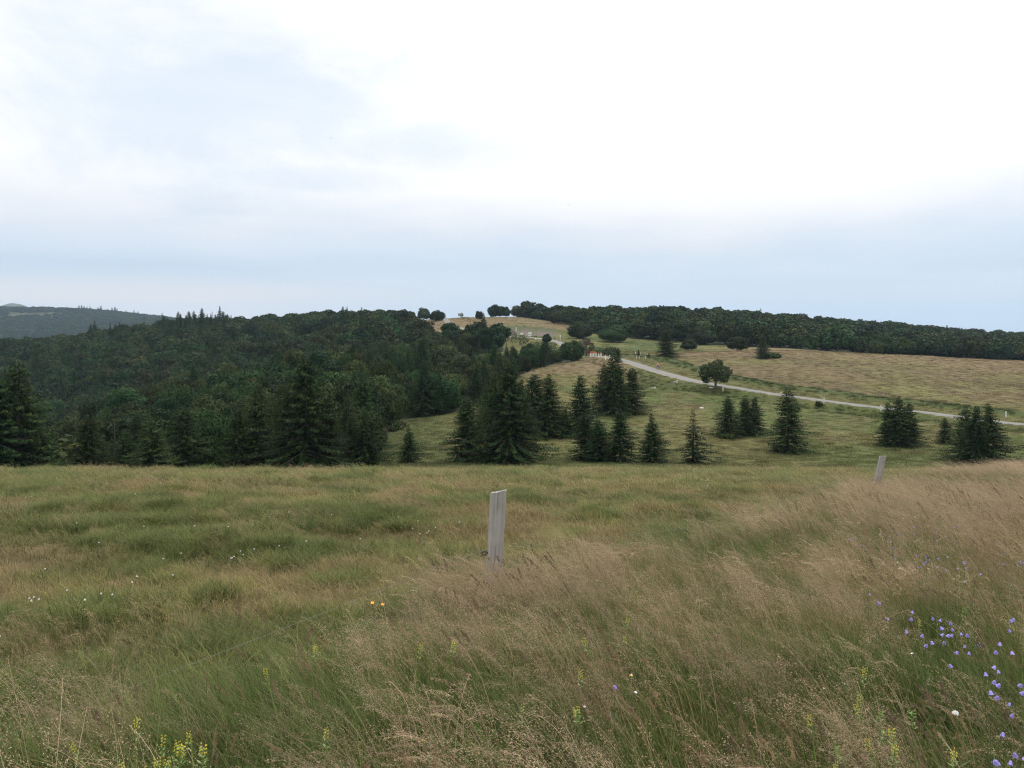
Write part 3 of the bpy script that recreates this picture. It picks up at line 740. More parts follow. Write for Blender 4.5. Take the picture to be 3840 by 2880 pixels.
inds = []
pn = clear_of(wood_points(near_wood, (-70, 594), (88, 300), 7.4, 1), 3.5)
pr_ = clear_of(wood_points(right_wood, (522, 1110), (335, 720), 8.2, 2), 5.5)
_f = right_wood(CX + F * pr_[:, 0] / pr_[:, 1], pr_[:, 1] - 42) | (np.random.default_rng(12).random(len(pr_)) < 0.5)
pr_ = pr_[_f]
ph_ = clear_of(wood_points(hill_wood, (-70, 506), (280, 650), 8.6, 3), 4)
rngw = np.random.default_rng(77)
n_beech = sum(1 for o in col.objects if o.name.startswith('beech_tree'))
def visible_rank(p, H=9.0):
    """rough visibility of each tree top over the trees and ground before it"""
    tx = p[:, 0] / p[:, 1]; tt = (Z(p[:, 0], p[:, 1]) + H) / p[:, 1]
    order = np.argsort(p[:, 1]); best = {}; vis = np.zeros(len(p), bool)
    for i in order:
        b0 = int(math.floor((CX + F * tx[i]) / 4)); hw = max(1, int(4.0 / p[i, 1] * F / 4))
        mx = min(best.get(b, -9) for b in range(b0 - hw, b0 + hw + 1))
        if tt[i] > mx + 0.0006: vis[i] = True
        for b in range(b0 - hw + 1, b0 + hw): best[b] = max(best.get(b, -9), tt[i])
    return vis
allp = np.vstack([pn, pr_, ph_]); which = np.concatenate([np.zeros(len(pn)), np.ones(len(pr_)), np.full(len(ph_), 2)]).astype(int)
vis = visible_rank(allp)
spr = np.zeros(len(allp), bool)
_pxa = CX + F * allp[:, 0] / allp[:, 1]
spr[(which == 0)] = rngw.random((which == 0).sum()) < np.where(allp[which == 0, 1] < 135, 0.42, np.interp(_pxa[which == 0], [-70, 150, 300, 420, 520, 594], [0.25, 0.14, 0.2, 0.5, 0.40, 0.10]))
sk = (which == 2) & (allp[:, 1] > 500) & (_pxa > 85) & (_pxa < 235)
spr[sk] = rngw.random(sk.sum()) < np.interp(_pxa[sk], [85, 170, 190, 225, 235], [0.2, 0.4, 0.85, 0.75, 0.05])
spr[(which == 1)] = rngw.random((which == 1).sum()) < 0.02
hw = (which == 2) & ~sk & (allp[:, 1] < 500)
spr[hw] = rngw.random(hw.sum()) < 0.07
LABS = [('dark green beech tree crowded in the near wood below the meadow', 'beeches of the near wood'),
        ('round topped beech tree in the wood behind the golden field', 'beeches of the right hand wood'),
        ('hazy green beech tree on the wooded hill across the valley', 'beeches of the far left hill')]
LABP = [('dark spruce mixed among the beeches of the near wood', 'spruces of the near wood'),
        ('lone spire of a spruce in the wood behind the golden field', 'spruces of the right hand wood'),
        ('pointed spruce standing out of the beeches on the hill across the valley', 'spruces of the far left hill')]
cand = [i for i in np.argsort(allp[:, 1]) if not spr[i] and vis[i] and -30 < _pxa[i] < 1054]
ind_set = set(cand[:300 - n_beech])
stuff_pts = []
n_sp = 0
for i in range(len(allp)):
    x, y = allp[i]; w = which[i]
    Hh = float(rngw.choice([rngw.uniform(5.6, 8.2), rngw.uniform(7.8, 10.6), rngw.uniform(9.5, 12.0)], p=[0.35, 0.47, 0.18])) * (1.0 if w != 0 else float(np.interp(y, [90, 150, 230], [0.85, 0.95, 1.0])))
    pxx = _pxa[i]
    if w == 0: Hh *= float(np.interp(pxx, [440, 500, 540], [1.0, 0.72, 0.58]))
    if w == 2: Hh *= float(np.interp(pxx, [395, 415, 440], [1.0, 0.9, 0.82])) * (1.0 if y < 420 else 0.95)
    rz = float(rngw.uniform(0, 6.28)); v = int(rngw.integers(0, 7)); wd = float(rngw.uniform(0.85, 1.25))
    if spr[i] and vis[i] and -40 < _pxa[i] < 1060:
        place_tree('spruce_tree', SPRUCE[v], x, y, Hh * float(rngw.uniform(1.05, 1.4)) * (1.2 if w == 2 else 1.0), rz, LABP[w][0], LABP[w][1], y < 230, 1.0 if w != 2 else 0.8)
    elif i in ind_set:
        place_tree('beech_tree', BEECH[v], x, y, Hh, rz, LABS[w][0], LABS[w][1], y < 230, wd)
    else:
        stuff_pts.append((x, y, Hh / 9.0))

# ------------------------------------------------------------------ scattered stuff: points carrying rotation, scale, kind and colour
def scatter(name, label, pts, rot, scl, idx, tints, meshes):
    n = len(pts)
    pc = bpy.data.collections.new(name + '_kinds')
    for k, me in enumerate(meshes): pc.objects.link(bpy.data.objects.new('%s_kind_%02d' % (name, k), me))
    me = bpy.data.meshes.new(name); me.vertices.add(n); me.vertices.foreach_set('co', np.asarray(pts, np.float32).ravel())
    def att(nm, ty, key, arr):
        a = me.attributes.new(nm, ty, 'POINT'); a.data.foreach_set(key, arr.ravel())
    att('rot', 'FLOAT_VECTOR', 'vector', np.asarray(rot, np.float32)); att('scl', 'FLOAT_VECTOR', 'vector', np.asarray(scl, np.float32)); att('idx', 'INT', 'value', np.asarray(idx, np.int32))
    c = np.ones((n, 4), np.float32); c[:, :3] = tints; att('tint', 'FLOAT_COLOR', 'color', c)
    me.update()
    o = link(bpy.data.objects.new(name, me)); tag(o, label, None, None, 'stuff')
    ng = bpy.data.node_groups.new(name, 'GeometryNodeTree')
    ng.interface.new_socket('Geometry', in_out='INPUT', socket_type='NodeSocketGeometry'); ng.interface.new_socket('Geometry', in_out='OUTPUT', socket_type='NodeSocketGeometry')
    gi = ng.nodes.new('NodeGroupInput'); go = ng.nodes.new('NodeGroupOutput')
    ci = ng.nodes.new('GeometryNodeCollectionInfo'); ci.inputs['Collection'].default_value = pc; ci.inputs['Separate Children'].default_value = True; ci.inputs['Reset Children'].default_value = True
    ip = ng.nodes.new('GeometryNodeInstanceOnPoints'); ip.inputs['Pick Instance'].default_value = True
    def na(nm, ty):
        q_ = ng.nodes.new('GeometryNodeInputNamedAttribute'); q_.data_type = ty; q_.inputs['Name'].default_value = nm; return q_.outputs['Attribute']
    er = ng.nodes.new('FunctionNodeEulerToRotation')
    l = ng.links
    l.new(gi.outputs[0], ip.inputs['Points']); l.new(ci.outputs[0], ip.inputs['Instance']); l.new(na('idx', 'INT'), ip.inputs['Instance Index'])
    l.new(na('rot', 'FLOAT_VECTOR'), er.inputs[0]); l.new(er.outputs[0], ip.inputs['Rotation']); l.new(na('scl', 'FLOAT_VECTOR'), ip.inputs['Scale']); l.new(ip.outputs[0], go.inputs[0])
    md = o.modifiers.new('scatter', 'NODES'); md.node_group = ng
    return o

sp_ = np.array(stuff_pts)
n = len(sp_)
# the far blue hill
rngf = np.random.default_rng(9)
fy = rngf.uniform(1500, 2750, 9000); fx = (rngf.uniform(-120, 330, 9000) - CX) / F * fy
fpx = CX + F * fx / fy
keep = ~((fy > 2300) & (fpx < 60) & (fbm(fx / 120, fy / 120, 61, 3) > 0.5)) & (rngf.random(9000) < (fy / 2750))
fx, fy = fx[keep], fy[keep]; nf = len(fx)
XY = np.vstack([sp_[:, :2], np.stack([fx, fy], 1)])
zz = Z(XY[:, 0], XY[:, 1]) - 0.3
hs = np.concatenate([sp_[:, 2], rngf.uniform(0.8, 1.3, nf)]); ws = np.concatenate([np.full(n, 1.12), np.full(nf, 1.7)])
scatter('far_wood', 'dense far woodland covering the hills behind the nearer trees', np.column_stack([XY, zz]),
        np.column_stack([np.zeros(n + nf), np.zeros(n + nf), rngf.uniform(0, 6.28, n + nf)]), np.column_stack([hs * ws, hs * ws, hs]), rngf.integers(0, 4, n + nf), np.ones((n + nf, 3)), BEECH_LO)
# spruces on the skyline of the far blue hill
for k, fpx_ in enumerate([79, 81.5, 84, 87, 90, 98, 101, 112, 115, 117, 126, 134, 138, 162]):
    x, y = P(fpx_, 2590); place_tree('spruce_tree', SPRUCE[k % 7], x, y, float(rngf.uniform(15, 24)), 0.5 * k, 'tiny pointed spruce on the skyline of the distant blue hill', 'spruces of the distant hill', False, 0.9)

# ------------------------------------------------------------------ grass shapes
def blade_arrays(n, rad, hr, w, bend, wind, rng, segs=4, jit=1.0, dryp=0.5):
    a = rng.uniform(0, 2 * math.pi, n); rr = rad * np.sqrt(rng.random(n)); th = rng.uniform(0, 2 * math.pi, n)
    base = np.stack([rr * np.cos(th), rr * np.sin(th), np.full(n, -0.03)], 1)
    h = rng.uniform(hr[0], hr[1], n); b = rng.uniform(bend * 0.3, bend * 1.4, n); wd = wind * rng.uniform(0.4, 1.5, n)
    t = np.linspace(0, 1, segs + 1)
    hor = np.stack([np.cos(a), np.sin(a), np.zeros(n)], 1)
    pos = base[:, None, :] + hor[:, None, :] * (h * b)[:, None, None] * (t ** 1.8)[None, :, None]
    pos[:, :, 0] -= (h * wd)[:, None] * (t ** 1.6)[None]
    pos[:, :, 2] += h[:, None] * (t[None] - (0.30 * (b + wd))[:, None] * t[None] ** 2.4)
    wdir = np.stack([-np.sin(a + rng.normal(size=n) * 0.5), np.cos(a), np.zeros(n)], 1)
    ww = w * rng.uniform(0.7, 1.3, n)[:, None] * (1 - 0.92 * t[None] ** 1.6)
    Lf = pos + wdir[:, None] * ww[:, :, None] / 2; Rt = pos - wdir[:, None] * ww[:, :, None] / 2
    V = np.stack([Lf, Rt], 2).reshape(-1, 3)
    k = np.arange(n)[:, None] * (segs + 1) * 2 + np.arange(segs)[None] * 2
    q = np.stack([k, k + 1, k + 3, k + 2], 2).reshape(-1, 4)
    rnd = rng.random(n); dr = (rng.random(n) < dryp) * rng.random(n)
    vc = np.stack([np.repeat(np.tile(t, n), 2), np.repeat(rnd, (segs + 1) * 2), np.repeat(dr, (segs + 1) * 2)], 1)
    return V, q, vc

def stem_curves(n, rad, hr, wind, droop, rng, segs=9):
    rr = rad * np.sqrt(rng.random(n)); th = rng.uniform(0, 2 * math.pi, n)
    base = np.stack([rr * np.cos(th), rr * np.sin(th), np.full(n, -0.03)], 1)
    h = rng.uniform(hr[0], hr[1], n); a = rng.normal(size=n) * 0.5 + math.pi
    hor = np.stack([np.cos(a), np.sin(a), np.zeros(n)], 1)
    t = np.linspace(0, 1, segs + 1)
    wd = wind * rng.uniform(0.5, 1.4, n); dp = droop * rng.uniform(0.5, 1.3, n)
    pos = base[:, None, :] + hor[:, None] * (h * wd)[:, None, None] * (t ** 1.5)[None, :, None]
    pos[:, :, 2] += h[:, None] * t[None]
    late = np.clip((t - 0.6) / 0.4, 0, 1)
    pos += hor[:, None] * (h * dp * 0.42)[:, None, None] * (late ** 1.4)[None, :, None]
    pos[:, :, 2] -= (h * dp * 0.40)[:, None] * (late ** 2.2)[None]
    return pos, t, h, hor

def ribbon(pos, w0, w1, rng):
    n, s, _ = pos.shape
    a = rng.uniform(0, 6.28, n); wd = np.stack([np.cos(a), np.sin(a), np.zeros(n)], 1)
    ww = np.linspace(w0, w1, s)[None, :, None]
    V = np.stack([pos + wd[:, None] * ww / 2, pos - wd[:, None] * ww / 2], 2).reshape(-1, 3)
    k = np.arange(n)[:, None] * s * 2 + np.arange(s - 1)[None] * 2
    return V, np.stack([k, k + 1, k + 3, k + 2], 2).reshape(-1, 4)

def diamonds(c, d, ln, wd, rng):
    n = len(c); d = d / (np.linalg.norm(d, axis=1)[:, None] + 1e-9)
    w = np.cross(d, rng.normal(size=(n, 3))); w /= np.linalg.norm(w, axis=1)[:, None] + 1e-9
    V = np.stack([c, c + d * (ln * 0.5)[:, None] + w * (wd / 2)[:, None], c + d * ln[:, None], c + d * (ln * 0.5)[:, None] - w * (wd / 2)[:, None]], 1).reshape(-1, 3)
    return V, np.arange(n * 4).reshape(-1, 4)

def merge(parts):
    V = []; Q = []; C = []; M = []; off = 0
    for (v, q, c, m) in parts:
        V.append(v); Q.append(q + off); C.append(c); M.append(np.full(len(q), m)); off += len(v)
    return np.vstack(V), np.vstack(Q), np.vstack(C), np.concatenate(M)

def panicle_mesh(seed, n, hr, spread, nsp, ln, wd, wind, droop, rad=0.14, t0=0.55, stem_w=0.0016, hang=0.3, name='seed_grass'):
    rng = np.random.default_rng(seed)
    pos, t, h, hor = stem_curves(n, rad, hr, wind, droop, rng)
    sv, sq = ribbon(pos, stem_w, stem_w * 0.5, rng)
    g = np.repeat(rng.random(n), pos.shape[1] * 2)
    sc_ = np.stack([np.repeat(np.tile(t, n), 2), g * 0.8, np.ones(len(g))], 1)
    # spikelets around the upper part of each stem
    s_i = np.repeat(np.arange(n), nsp); u = rng.random(len(s_i)) ** 0.85
    tt = t0 + (1 - t0) * u
    f = tt * (len(t) - 1); i0 = np.minimum(f.astype(int), len(t) - 2); fr = (f - i0)[:, None]
    p = pos[s_i, i0] * (1 - fr) + pos[s_i, i0 + 1] * fr
    axd = pos[s_i, i0 + 1] - pos[s_i, i0]
    sp = spread * (0.25 + 0.95 * np.sin(np.clip(u * 1.08, 0, 1) * math.pi) ** 0.7) * rng.random(len(s_i)) ** 0.6
    a = np.round(rng.random(len(s_i)) * 9) / 9 * 6.28 + rng.normal(size=len(s_i)) * 0.25
    off = np.stack([np.cos(a) * sp, np.sin(a) * sp, sp * (0.45 - hang * 1.3)], 1)
    off[:, 0] -= sp * 0.5 * (1 if wind > 0 else 0)
    c = p + off
    d = axd / (np.linalg.norm(axd, axis=1)[:, None] + 1e-9) * 0.7 + off / (sp[:, None] + 1e-6) * 0.5 + rng.normal(size=c.shape) * 0.3 + np.array([0, 0, -hang])
    L_ = ln * rng.uniform(0.7, 1.3, len(c)); W_ = wd * rng.uniform(0.7, 1.3, len(c))
    dv, dq = diamonds(c, d, L_, W_, rng)
    dc = np.repeat(np.stack([np.full(len(c), 0.9), np.clip(np.repeat(rng.random(n), nsp) * 0.5 + rng.random(len(c)) * 0.6, 0, 1), rng.random(len(c)) * 0.8], 1), 4, 0)
    # hair-fine side branches
    nb = 14
    b_i = np.repeat(np.arange(n), nb); ub = rng.random(len(b_i)); tb = t0 + (1 - t0) * ub * 0.95
    f = tb * (len(t) - 1); i0 = np.minimum(f.astype(int), len(t) - 2); fr = (f - i0)[:, None]
    p = pos[b_i, i0] * (1 - fr) + pos[b_i, i0 + 1] * fr
    spb = spread * (0.3 + 0.9 * np.sin(ub * math.pi)); a = rng.random(len(b_i)) * 6.28
    d = np.stack([np.cos(a) - 0.4, np.sin(a), np.full(len(a), 0.55 - hang)], 1)
    bv, bq = diamonds(p, d, spb, np.full(len(spb), 0.0007), rng)
    bc = np.repeat(np.stack([np.full(len(p), 0.6), rng.random(len(p)), np.full(len(p), 0.3)], 1), 4, 0)
    V, q, C, M = merge([(sv, sq, sc_, 0), (dv, dq, dc, 0), (bv, bq, bc, 0)])
    return mesh_np(name, V, q, M_pan, vc=C)

def leaf_mesh(seed, n, rad, hr, w, bend, wind, segs=4, dryp=0.4, name='leafy_grass'):
    V, q, C = blade_arrays(n, rad, hr, w, bend, wind, np.random.default_rng(seed), segs, 1.0, dryp)
    return mesh_np(name, V, q, M_grass, vc=C)

# ---- tall meadow on the camera side of the fence
TALL = []
for s in range(4): TALL.append(leaf_mesh(500 + s, 105, 0.18, (0.16, 0.52), 0.0048, 0.40, 0.34, 5, 0.5))             # 0-3 green leaf tufts
for s in range(4): TALL.append(panicle_mesh(520 + s, 13, (0.42, 0.74), 0.050, 70, 0.0078, 0.0028, 0.38, 0.32, stem_w=0.0024))      # 4-7 hair grass haze
for s in range(4): TALL.append(panicle_mesh(540 + s, 6, (0.46, 0.66), 0.010, 60, 0.0095, 0.0028, 0.26, 0.55, t0=0.76, stem_w=0.0030, hang=0.5))   # 8-11 nodding heads
for s in range(2): TALL.append(panicle_mesh(560 + s, 5, (0.46, 0.72), 0.006, 90, 0.0110, 0.0040, 0.28, 0.15, t0=0.84, stem_w=0.0030, hang=-0.2))   # 12-13 tight upright spikes
for s in range(2): TALL.append(leaf_mesh(580 + s, 38, 0.16, (0.32, 0.66), 0.0032, 0.35, 0.50, 5, 0.9))              # 14-15 dry stalks

rngg = np.random.default_rng(33)
def field(u0, u1, D0, D1, dens, rng):
    """even scatter over a wedge of ground"""
    A = 0.5 * (u1 - u0) * (D1 ** 2 - D0 ** 2); n = int(A * dens)
    D = np.sqrt(rng.uniform(D0 ** 2, D1 ** 2, n)); u = rng.uniform(u0, u1, n)
    return u * D, D
tx, ty_, ti, tt_, tsz = [], [], [], [], []
def add_tall(D0, D1, dl, dp, dn, ds, dd, big):
    for kind, dens in (('leaf', dl), ('pan', dp), ('nod', dn), ('spk', ds), ('dry', dd)):
        uu = 2.6 if D1 < 5 else (1.6 if D1 < 10 else 1.05)
        x, y = field(-uu, uu, D0, D1, dens, rngg)
        edge = fence_side(x, y) + 1.1 * (fbm(x / 1.6, y / 1.6, 71, 3) - 0.5) + 0.1
        prob = sstep(-0.1, 0.5, edge - 0.42 * sstep(2.2, 3.4, y) * (1 - sstep(4.5, 7.5, y)))
        hz = fbm(x / 0.75, y / 0.75, 81, 3); big_n = fbm(x / 3.2, y / 3.2, 91, 3)
        gap = sstep(0.49, 0.60, hz * 0.65 + big_n * 0.35)                     # lush green openings without seed heads
        if kind in ('pan', 'spk'): prob = prob * (1 - (0.62 if kind == 'pan' else 0.1) * gap)
        if kind == 'nod': prob = prob * (1 - 0.3 * gap) * sstep(0.3, 0.6, fbm(x / 1.1, y / 1.1, 95, 2))
        if kind == 'dry': prob = prob * sstep(0.35, 0.6, big_n)
        m = rngg.random(len(x)) < prob
        x, y, hz, bn, gp = x[m], y[m], hz[m], big_n[m], gap[m]; k = len(x)
        rnd = rngg.random(k)
        if kind == 'leaf':
            idx = rngg.integers(0, 4, k); c = mixc(np.tile([0.106, 0.143, 0.034], (k, 1)), np.array([0.196, 0.185, 0.065]), 0.9 * sstep(0.4, 0.62, bn) * (1 - gp)); c = mixc(c, np.array([0.069, 0.121, 0.028]), 0.7 * gp)
        elif kind == 'pan':
            idx = rngg.integers(4, 8, k); c = mixc(np.tile([0.385, 0.275, 0.190], (k, 1)), np.array([0.410, 0.318, 0.190]), rnd); c = mixc(c, np.array([0.34, 0.215, 0.16]), 0.7 * sstep(0.55, 0.7, bn) * rnd)
        elif kind == 'nod':
            idx = rngg.integers(8, 12, k); c = mixc(np.tile([0.44, 0.34, 0.205], (k, 1)), np.array([0.36, 0.21, 0.16]), (rnd < 0.35) * 0.8)
        elif kind == 'spk':
            idx = rngg.integers(12, 14, k); c = mixc(np.tile([0.28, 0.20, 0.10], (k, 1)), np.array([0.16, 0.11, 0.075]), rnd)
        else:
            idx = rngg.integers(14, 16, k); c = np.tile([0.30, 0.235, 0.11], (k, 1))
        c = c * rngg.uniform(0.62, 1.3, (k, 1)) * (0.8 + 0.4 * fbm(x / 0.7, y / 0.7, 141, 2))[:, None]
        tx.append(x); ty_.append(y); ti.append(idx); tt_.append(c); tsz.append(rngg.uniform(0.75, 1.15, k) * big * (1.0 - 0.2 * gp * (kind != 'leaf')))
add_tall(0.5, 4.5, 62, 18, 11, 6, 14, 0.95)
add_tall(4.5, 9, 48, 16, 8, 4, 12, 1.0)
add_tall(9, 20, 22, 17, 4, 1.5, 5, 1.1)
add_tall(20, 44, 11, 9, 1.6, 0.4, 2.5, 1.15)
for fp in (FP1, FP2):
    for kind, cnt in ((0, 26), (4, 34), (8, 8)):
        a = rngg.uniform(0, 6.28, cnt); r_ = 0.12 + 0.55 * rngg.random(cnt) ** 0.7
        tx.append(fp[0] + 0.05 + r_ * np.cos(a)); ty_.append(fp[1] - 0.22 + r_ * np.sin(a) * 0.7); ti.append(kind + rngg.integers(0, 4, cnt))
        tt_.append(np.tile({0: [0.115, 0.14, 0.038], 4: [0.37, 0.28, 0.175], 8: [0.5, 0.4, 0.24]}[kind], (cnt, 1)) * rngg.uniform(0.7, 1.2, (cnt, 1))); tsz.append(rngg.uniform(0.85, 1.1, cnt))
X = np.concatenate(tx); Y = np.concatenate(ty_); k = len(X)
s3 = np.concatenate(tsz); far_k = sstep(7, 26, Y); sxy = s3 * (1 + 0.55 * far_k); s3 = s3 * (1 - 0.04 * far_k)
rot = np.column_stack([rngg.normal(size=k) * 0.10, rngg.normal(size=k) * 0.10 - 0.05, rngg.normal(size=k) * 0.55])
scatter('tall_meadow_grass', 'tall seeding hair grass with pinkish brown panicles and green leaves beneath', np.column_stack([X, Y, Z(X, Y)]), rot, np.column_stack([sxy, sxy, s3]), np.concatenate(ti), np.vstack(tt_), TALL)

# ---- grazed pasture beyond the fence
SHORT = []
for s in range(4): SHORT.append(leaf_mesh(600 + s, 150, 0.28, (0.05, 0.17), 0.0055, 0.75, 0.25, 3, 0.6, 'pasture_grass'))
for s in range(3): SHORT.append(leaf_mesh(610 + s, 190, 0.17, (0.09, 0.26), 0.0055, 0.95, 0.12, 4, 0.2, 'grass_tussock'))
for s in range(3): SHORT.append(panicle_mesh(620 + s, 14, (0.14, 0.32), 0.022, 22, 0.0085, 0.0034, 0.30, 0.40, rad=0.26, t0=0.6, stem_w=0.0024))
px_, py_, pi_, pt_, psz = [], [], [], [], []
def add_short(D0, D1, dg, dtu, dpn, big):
    for kind, dens in (('g', dg), ('t', dtu), ('p', dpn)):
        uu = 1.6 if D1 < 10 else 1.05
        x, y = field(-uu, uu, D0, D1, dens, rngg)
        edge = -fence_side(x, y) + 0.9 * (fbm(x / 1.6, y / 1.6, 72, 3) - 0.5) + 0.3
        prob = sstep(-0.3, 0.4, edge)
        n2 = fbm(x / 0.85, y / 0.75, 101, 3); n3 = fbm(x / 0.8, y / 0.8, 111, 2)
        n5 = fbm(x / 4.5, y / 2.6, 121, 3)
        if kind == 't': prob = prob * sstep(0.53, 0.60, n2 * 0.7 + n5 * 0.3)
        lush = sstep(-1.5, -0.5, fence_side(x, y)) * (1 - sstep(6.5, 9, y)) * sstep(0.30, 0.5, n5)
        if kind == 't': prob = np.maximum(prob, 0.9 * lush * sstep(0.5, 0.2, fence_side(x, y)))
        if kind == 'p': prob = prob * sstep(0.58, 0.42, n2) * sstep(0.32, 0.55, n5) * (1 - 0.9 * lush)
        m = rngg.random(len(x)) < prob
        x, y, n2, n3, n5 = x[m], y[m], n2[m], n3[m], n5[m]; k = len(x); rnd = rngg.random(k)
        if kind == 'g':
            idx = rngg.integers(0, 4, k); c = mixc(np.tile([0.205, 0.196, 0.066], (k, 1)), np.array([0.259, 0.198, 0.097]), 0.8 * sstep(0.54, 0.40, n2)); c = mixc(c, np.array([0.105, 0.130, 0.040]), 0.7 * sstep(0.5, 0.62, n5))
        elif kind == 't':
            idx = rngg.integers(4, 7, k); c = mixc(np.tile([0.072, 0.106, 0.027], (k, 1)), np.array([0.150, 0.160, 0.046]), rnd)
        else:
            idx = rngg.integers(7, 10, k); c = mixc(np.tile([0.290, 0.205, 0.120], (k, 1)), np.array([0.320, 0.250, 0.130]), rnd)
        c = c * rngg.uniform(0.7, 1.3, (k, 1))
        px_.append(x); py_.append(y); pi_.append(idx); pt_.append(c); psz.append(rngg.uniform(0.75, 1.2, k) * big)
add_short(2.0, 9, 30, 30, 11, 0.95)
add_short(9, 20, 17, 18, 7, 1.05)
add_short(20, 48, 9, 10, 3.5, 1.3)
X = np.concatenate(px_); Y = np.concatenate(py_); k = len(X); s3 = np.concatenate(psz); sxy = s3 * (1 + 0.6 * sstep(8, 30, Y))
scatter('pasture_grass', 'short tufted grazed grass, green with brown seed heads', np.column_stack([X, Y, Z(X, Y)]), np.column_stack([rngg.normal(size=(k, 2)) * 0.12, rngg.normal(size=k) * 0.6]), np.column_stack([sxy, sxy, s3]), np.concatenate(pi_), np.vstack(pt_), SHORT)

# ---- grass of the bowl, the road verges and the fields beyond
FARG = []
for s in range(4): FARG.append(leaf_mesh(700 + s, 90, 0.75, (0.08, 0.26), 0.020, 0.7, 0.35, 2, 0.6, 'field_grass'))
for s in range(2): FARG.append(leaf_mesh(710 + s, 90, 0.55, (0.25, 0.55), 0.022, 0.6, 0.3, 3, 0.3, 'rank_grass'))
gx, gy, gi_, gt_, gs_ = [], [], [], [], []
def add_far(D0, D1, dens, p0=-60, p1=1100):
    x, y = field((p0 - CX) / F, (p1 - CX) / F, D0, D1, dens, rngg)
    px = CX + F * x / y
    rd = road_dist(x, y)
    m = (np.abs(rd) > 2.2 + 0.5 * rngg.random(len(x))) & ~near_wood(px, y - 1) & ~right_wood(px, y) & ~hill_wood(px, y)
    m &= ~((y > 374) & (y < 403) & (px > 482) & (px < 558) & (rngg.random(len(x)) < 0.9))
    x, y, rd = x[m], y[m], rd[m]; k = len(x)
    rank = ((rd > 0) & (np.abs(rd - 12) < 2.6)) | ((rd < 0) & (np.abs(rd + 7.5) < 3) & (rngg.random(k) < 0.5)) | (rngg.random(k) < 0.02 * (fbm(x / 7, y / 7, 131, 2) > 0.5))
    idx = np.where(rank, rngg.integers(4, 6, k), rngg.integers(0, 4, k))
    gx.append(x); gy.append(y); gi_.append(idx); gt_.append(tint(x, y) * rngg.uniform(0.88, 1.12, (k, 1)) * 1.05); gs_.append(rngg.uniform(0.8, 1.3, k))
add_far(48, 120, 1.3)
add_far(120, 200, 0.8, 370)
add_far(200, 300, 0.5, 480)
add_far(300, 530, 0.22, 420, 760)
X = np.concatenate(gx); Y = np.concatenate(gy); k = len(X); s3 = np.concatenate(gs_)
scatter('field_grass', 'rough grass of the bowl, the verges and the golden field', np.column_stack([X, Y, Z(X, Y)]), np.column_stack([np.zeros((k, 2)), rngg.normal(size=k) * 0.7]), np.column_stack([s3, s3, s3]), np.concatenate(gi_), np.vstack(gt_), FARG)

# ------------------------------------------------------------------ weathered fence posts
def wood_mat(name, c0, c1, crack):
    m, nt, N, L = mat_new(name)
    out = node(nt, 'ShaderNodeOutputMaterial'); b = node(nt, 'ShaderNodeBsdfPrincipled'); b.inputs['Roughness'].default_value = 0.9; b.inputs['Specular IOR Level'].default_value = 0.2
    tc = node(nt, 'ShaderNodeTexCoord'); mp = node(nt, 'ShaderNodeMapping'); mp.inputs['Scale'].default_value = (55, 55, 2.2); L.new(tc.outputs['Object'], mp.inputs[0])
    n1 = node(nt, 'ShaderNodeTexNoise'); n1.inputs['Scale'].default_value = 1.0; n1.inputs['Detail'].default_value = 7; L.new(mp.outputs[0], n1.inputs['Vector'])
    m2 = node(nt, 'ShaderNodeMapping'); m2.inputs['Scale'].default_value = (28, 28, 1.1); L.new(tc.outputs['Object'], m2.inputs[0])
    n2 = node(nt, 'ShaderNodeTexNoise'); n2.inputs['Scale'].default_value = 1.0; n2.inputs['Detail'].default_value = 3; L.new(m2.outputs[0], n2.inputs['Vector'])
    n3 = node(nt, 'ShaderNodeTexNoise'); n3.inputs['Scale'].default_value = 7.0; n3.inputs['Detail'].default_value = 4; L.new(tc.outputs['Object'], n3.inputs['Vector'])
    mx = node(nt, 'ShaderNodeMix', data_type='RGBA'); mx.inputs[6].default_value = (*c0, 1); mx.inputs[7].default_value = (*c1, 1)
    f = math_n(nt, 'ADD', math_n(nt, 'MULTIPLY', n1.outputs['Fac'], 1.2), math_n(nt, 'SUBTRACT', math_n(nt, 'MULTIPLY', n3.outputs['Fac'], 0.9), 0.55), True); L.new(f, mx.inputs[0])
    cr = node(nt, 'ShaderNodeMapRange'); cr.inputs['From Min'].default_value = 0.36; cr.inputs['From Max'].default_value = 0.43; cr.inputs['To Min'].default_value = 0.6; cr.inputs['To Max'].default_value = 0.0
    L.new(n2.outputs['Fac'], cr.inputs['Value'])
    mz = node(nt, 'ShaderNodeMix', data_type='RGBA'); L.new(cr.outputs[0], mz.inputs[0]); L.new(mx.outputs[2], mz.inputs[6]); mz.inputs[7].default_value = (*crack, 1)
    L.new(mz.outputs[2], b.inputs['Base Color'])
    hgt = math_n(nt, 'SUBTRACT', n1.outputs['Fac'], math_n(nt, 'MULTIPLY', cr.outputs[0], 1.5))
    bu = node(nt, 'ShaderNodeBump'); bu.inputs['Strength'].default_value = 0.8; bu.inputs['Distance'].default_value = 0.006; L.new(hgt, bu.inputs['Height']); L.new(bu.outputs[0], b.inputs['Normal'])
    L.new(b.outputs[0], out.inputs[0]); return m
M_wood = wood_mat('weathered_wood', (0.19, 0.18, 0.16), (0.44, 0.415, 0.38), (0.045, 0.038, 0.032))
M_wire = simple_mat('galvanised_wire', (0.16, 0.17, 0.14), 0.5, 0.5, 0.2, 20, 0)
M_black = simple_mat('black_plastic', (0.02, 0.02, 0.022), 0.5, 0, 0.2, 20, 0)
M_white = simple_mat('white_paint', (0.78, 0.78, 0.76), 0.55, 0, 0.10, 3, 0.05)
M_red = simple_mat('red_paint', (0.55, 0.06, 0.04), 0.5, 0, 0.15, 3, 0)
M_orange = simple_mat('orange_red_plate', (0.75, 0.13, 0.05), 0.5, 0, 0.1, 3, 0)
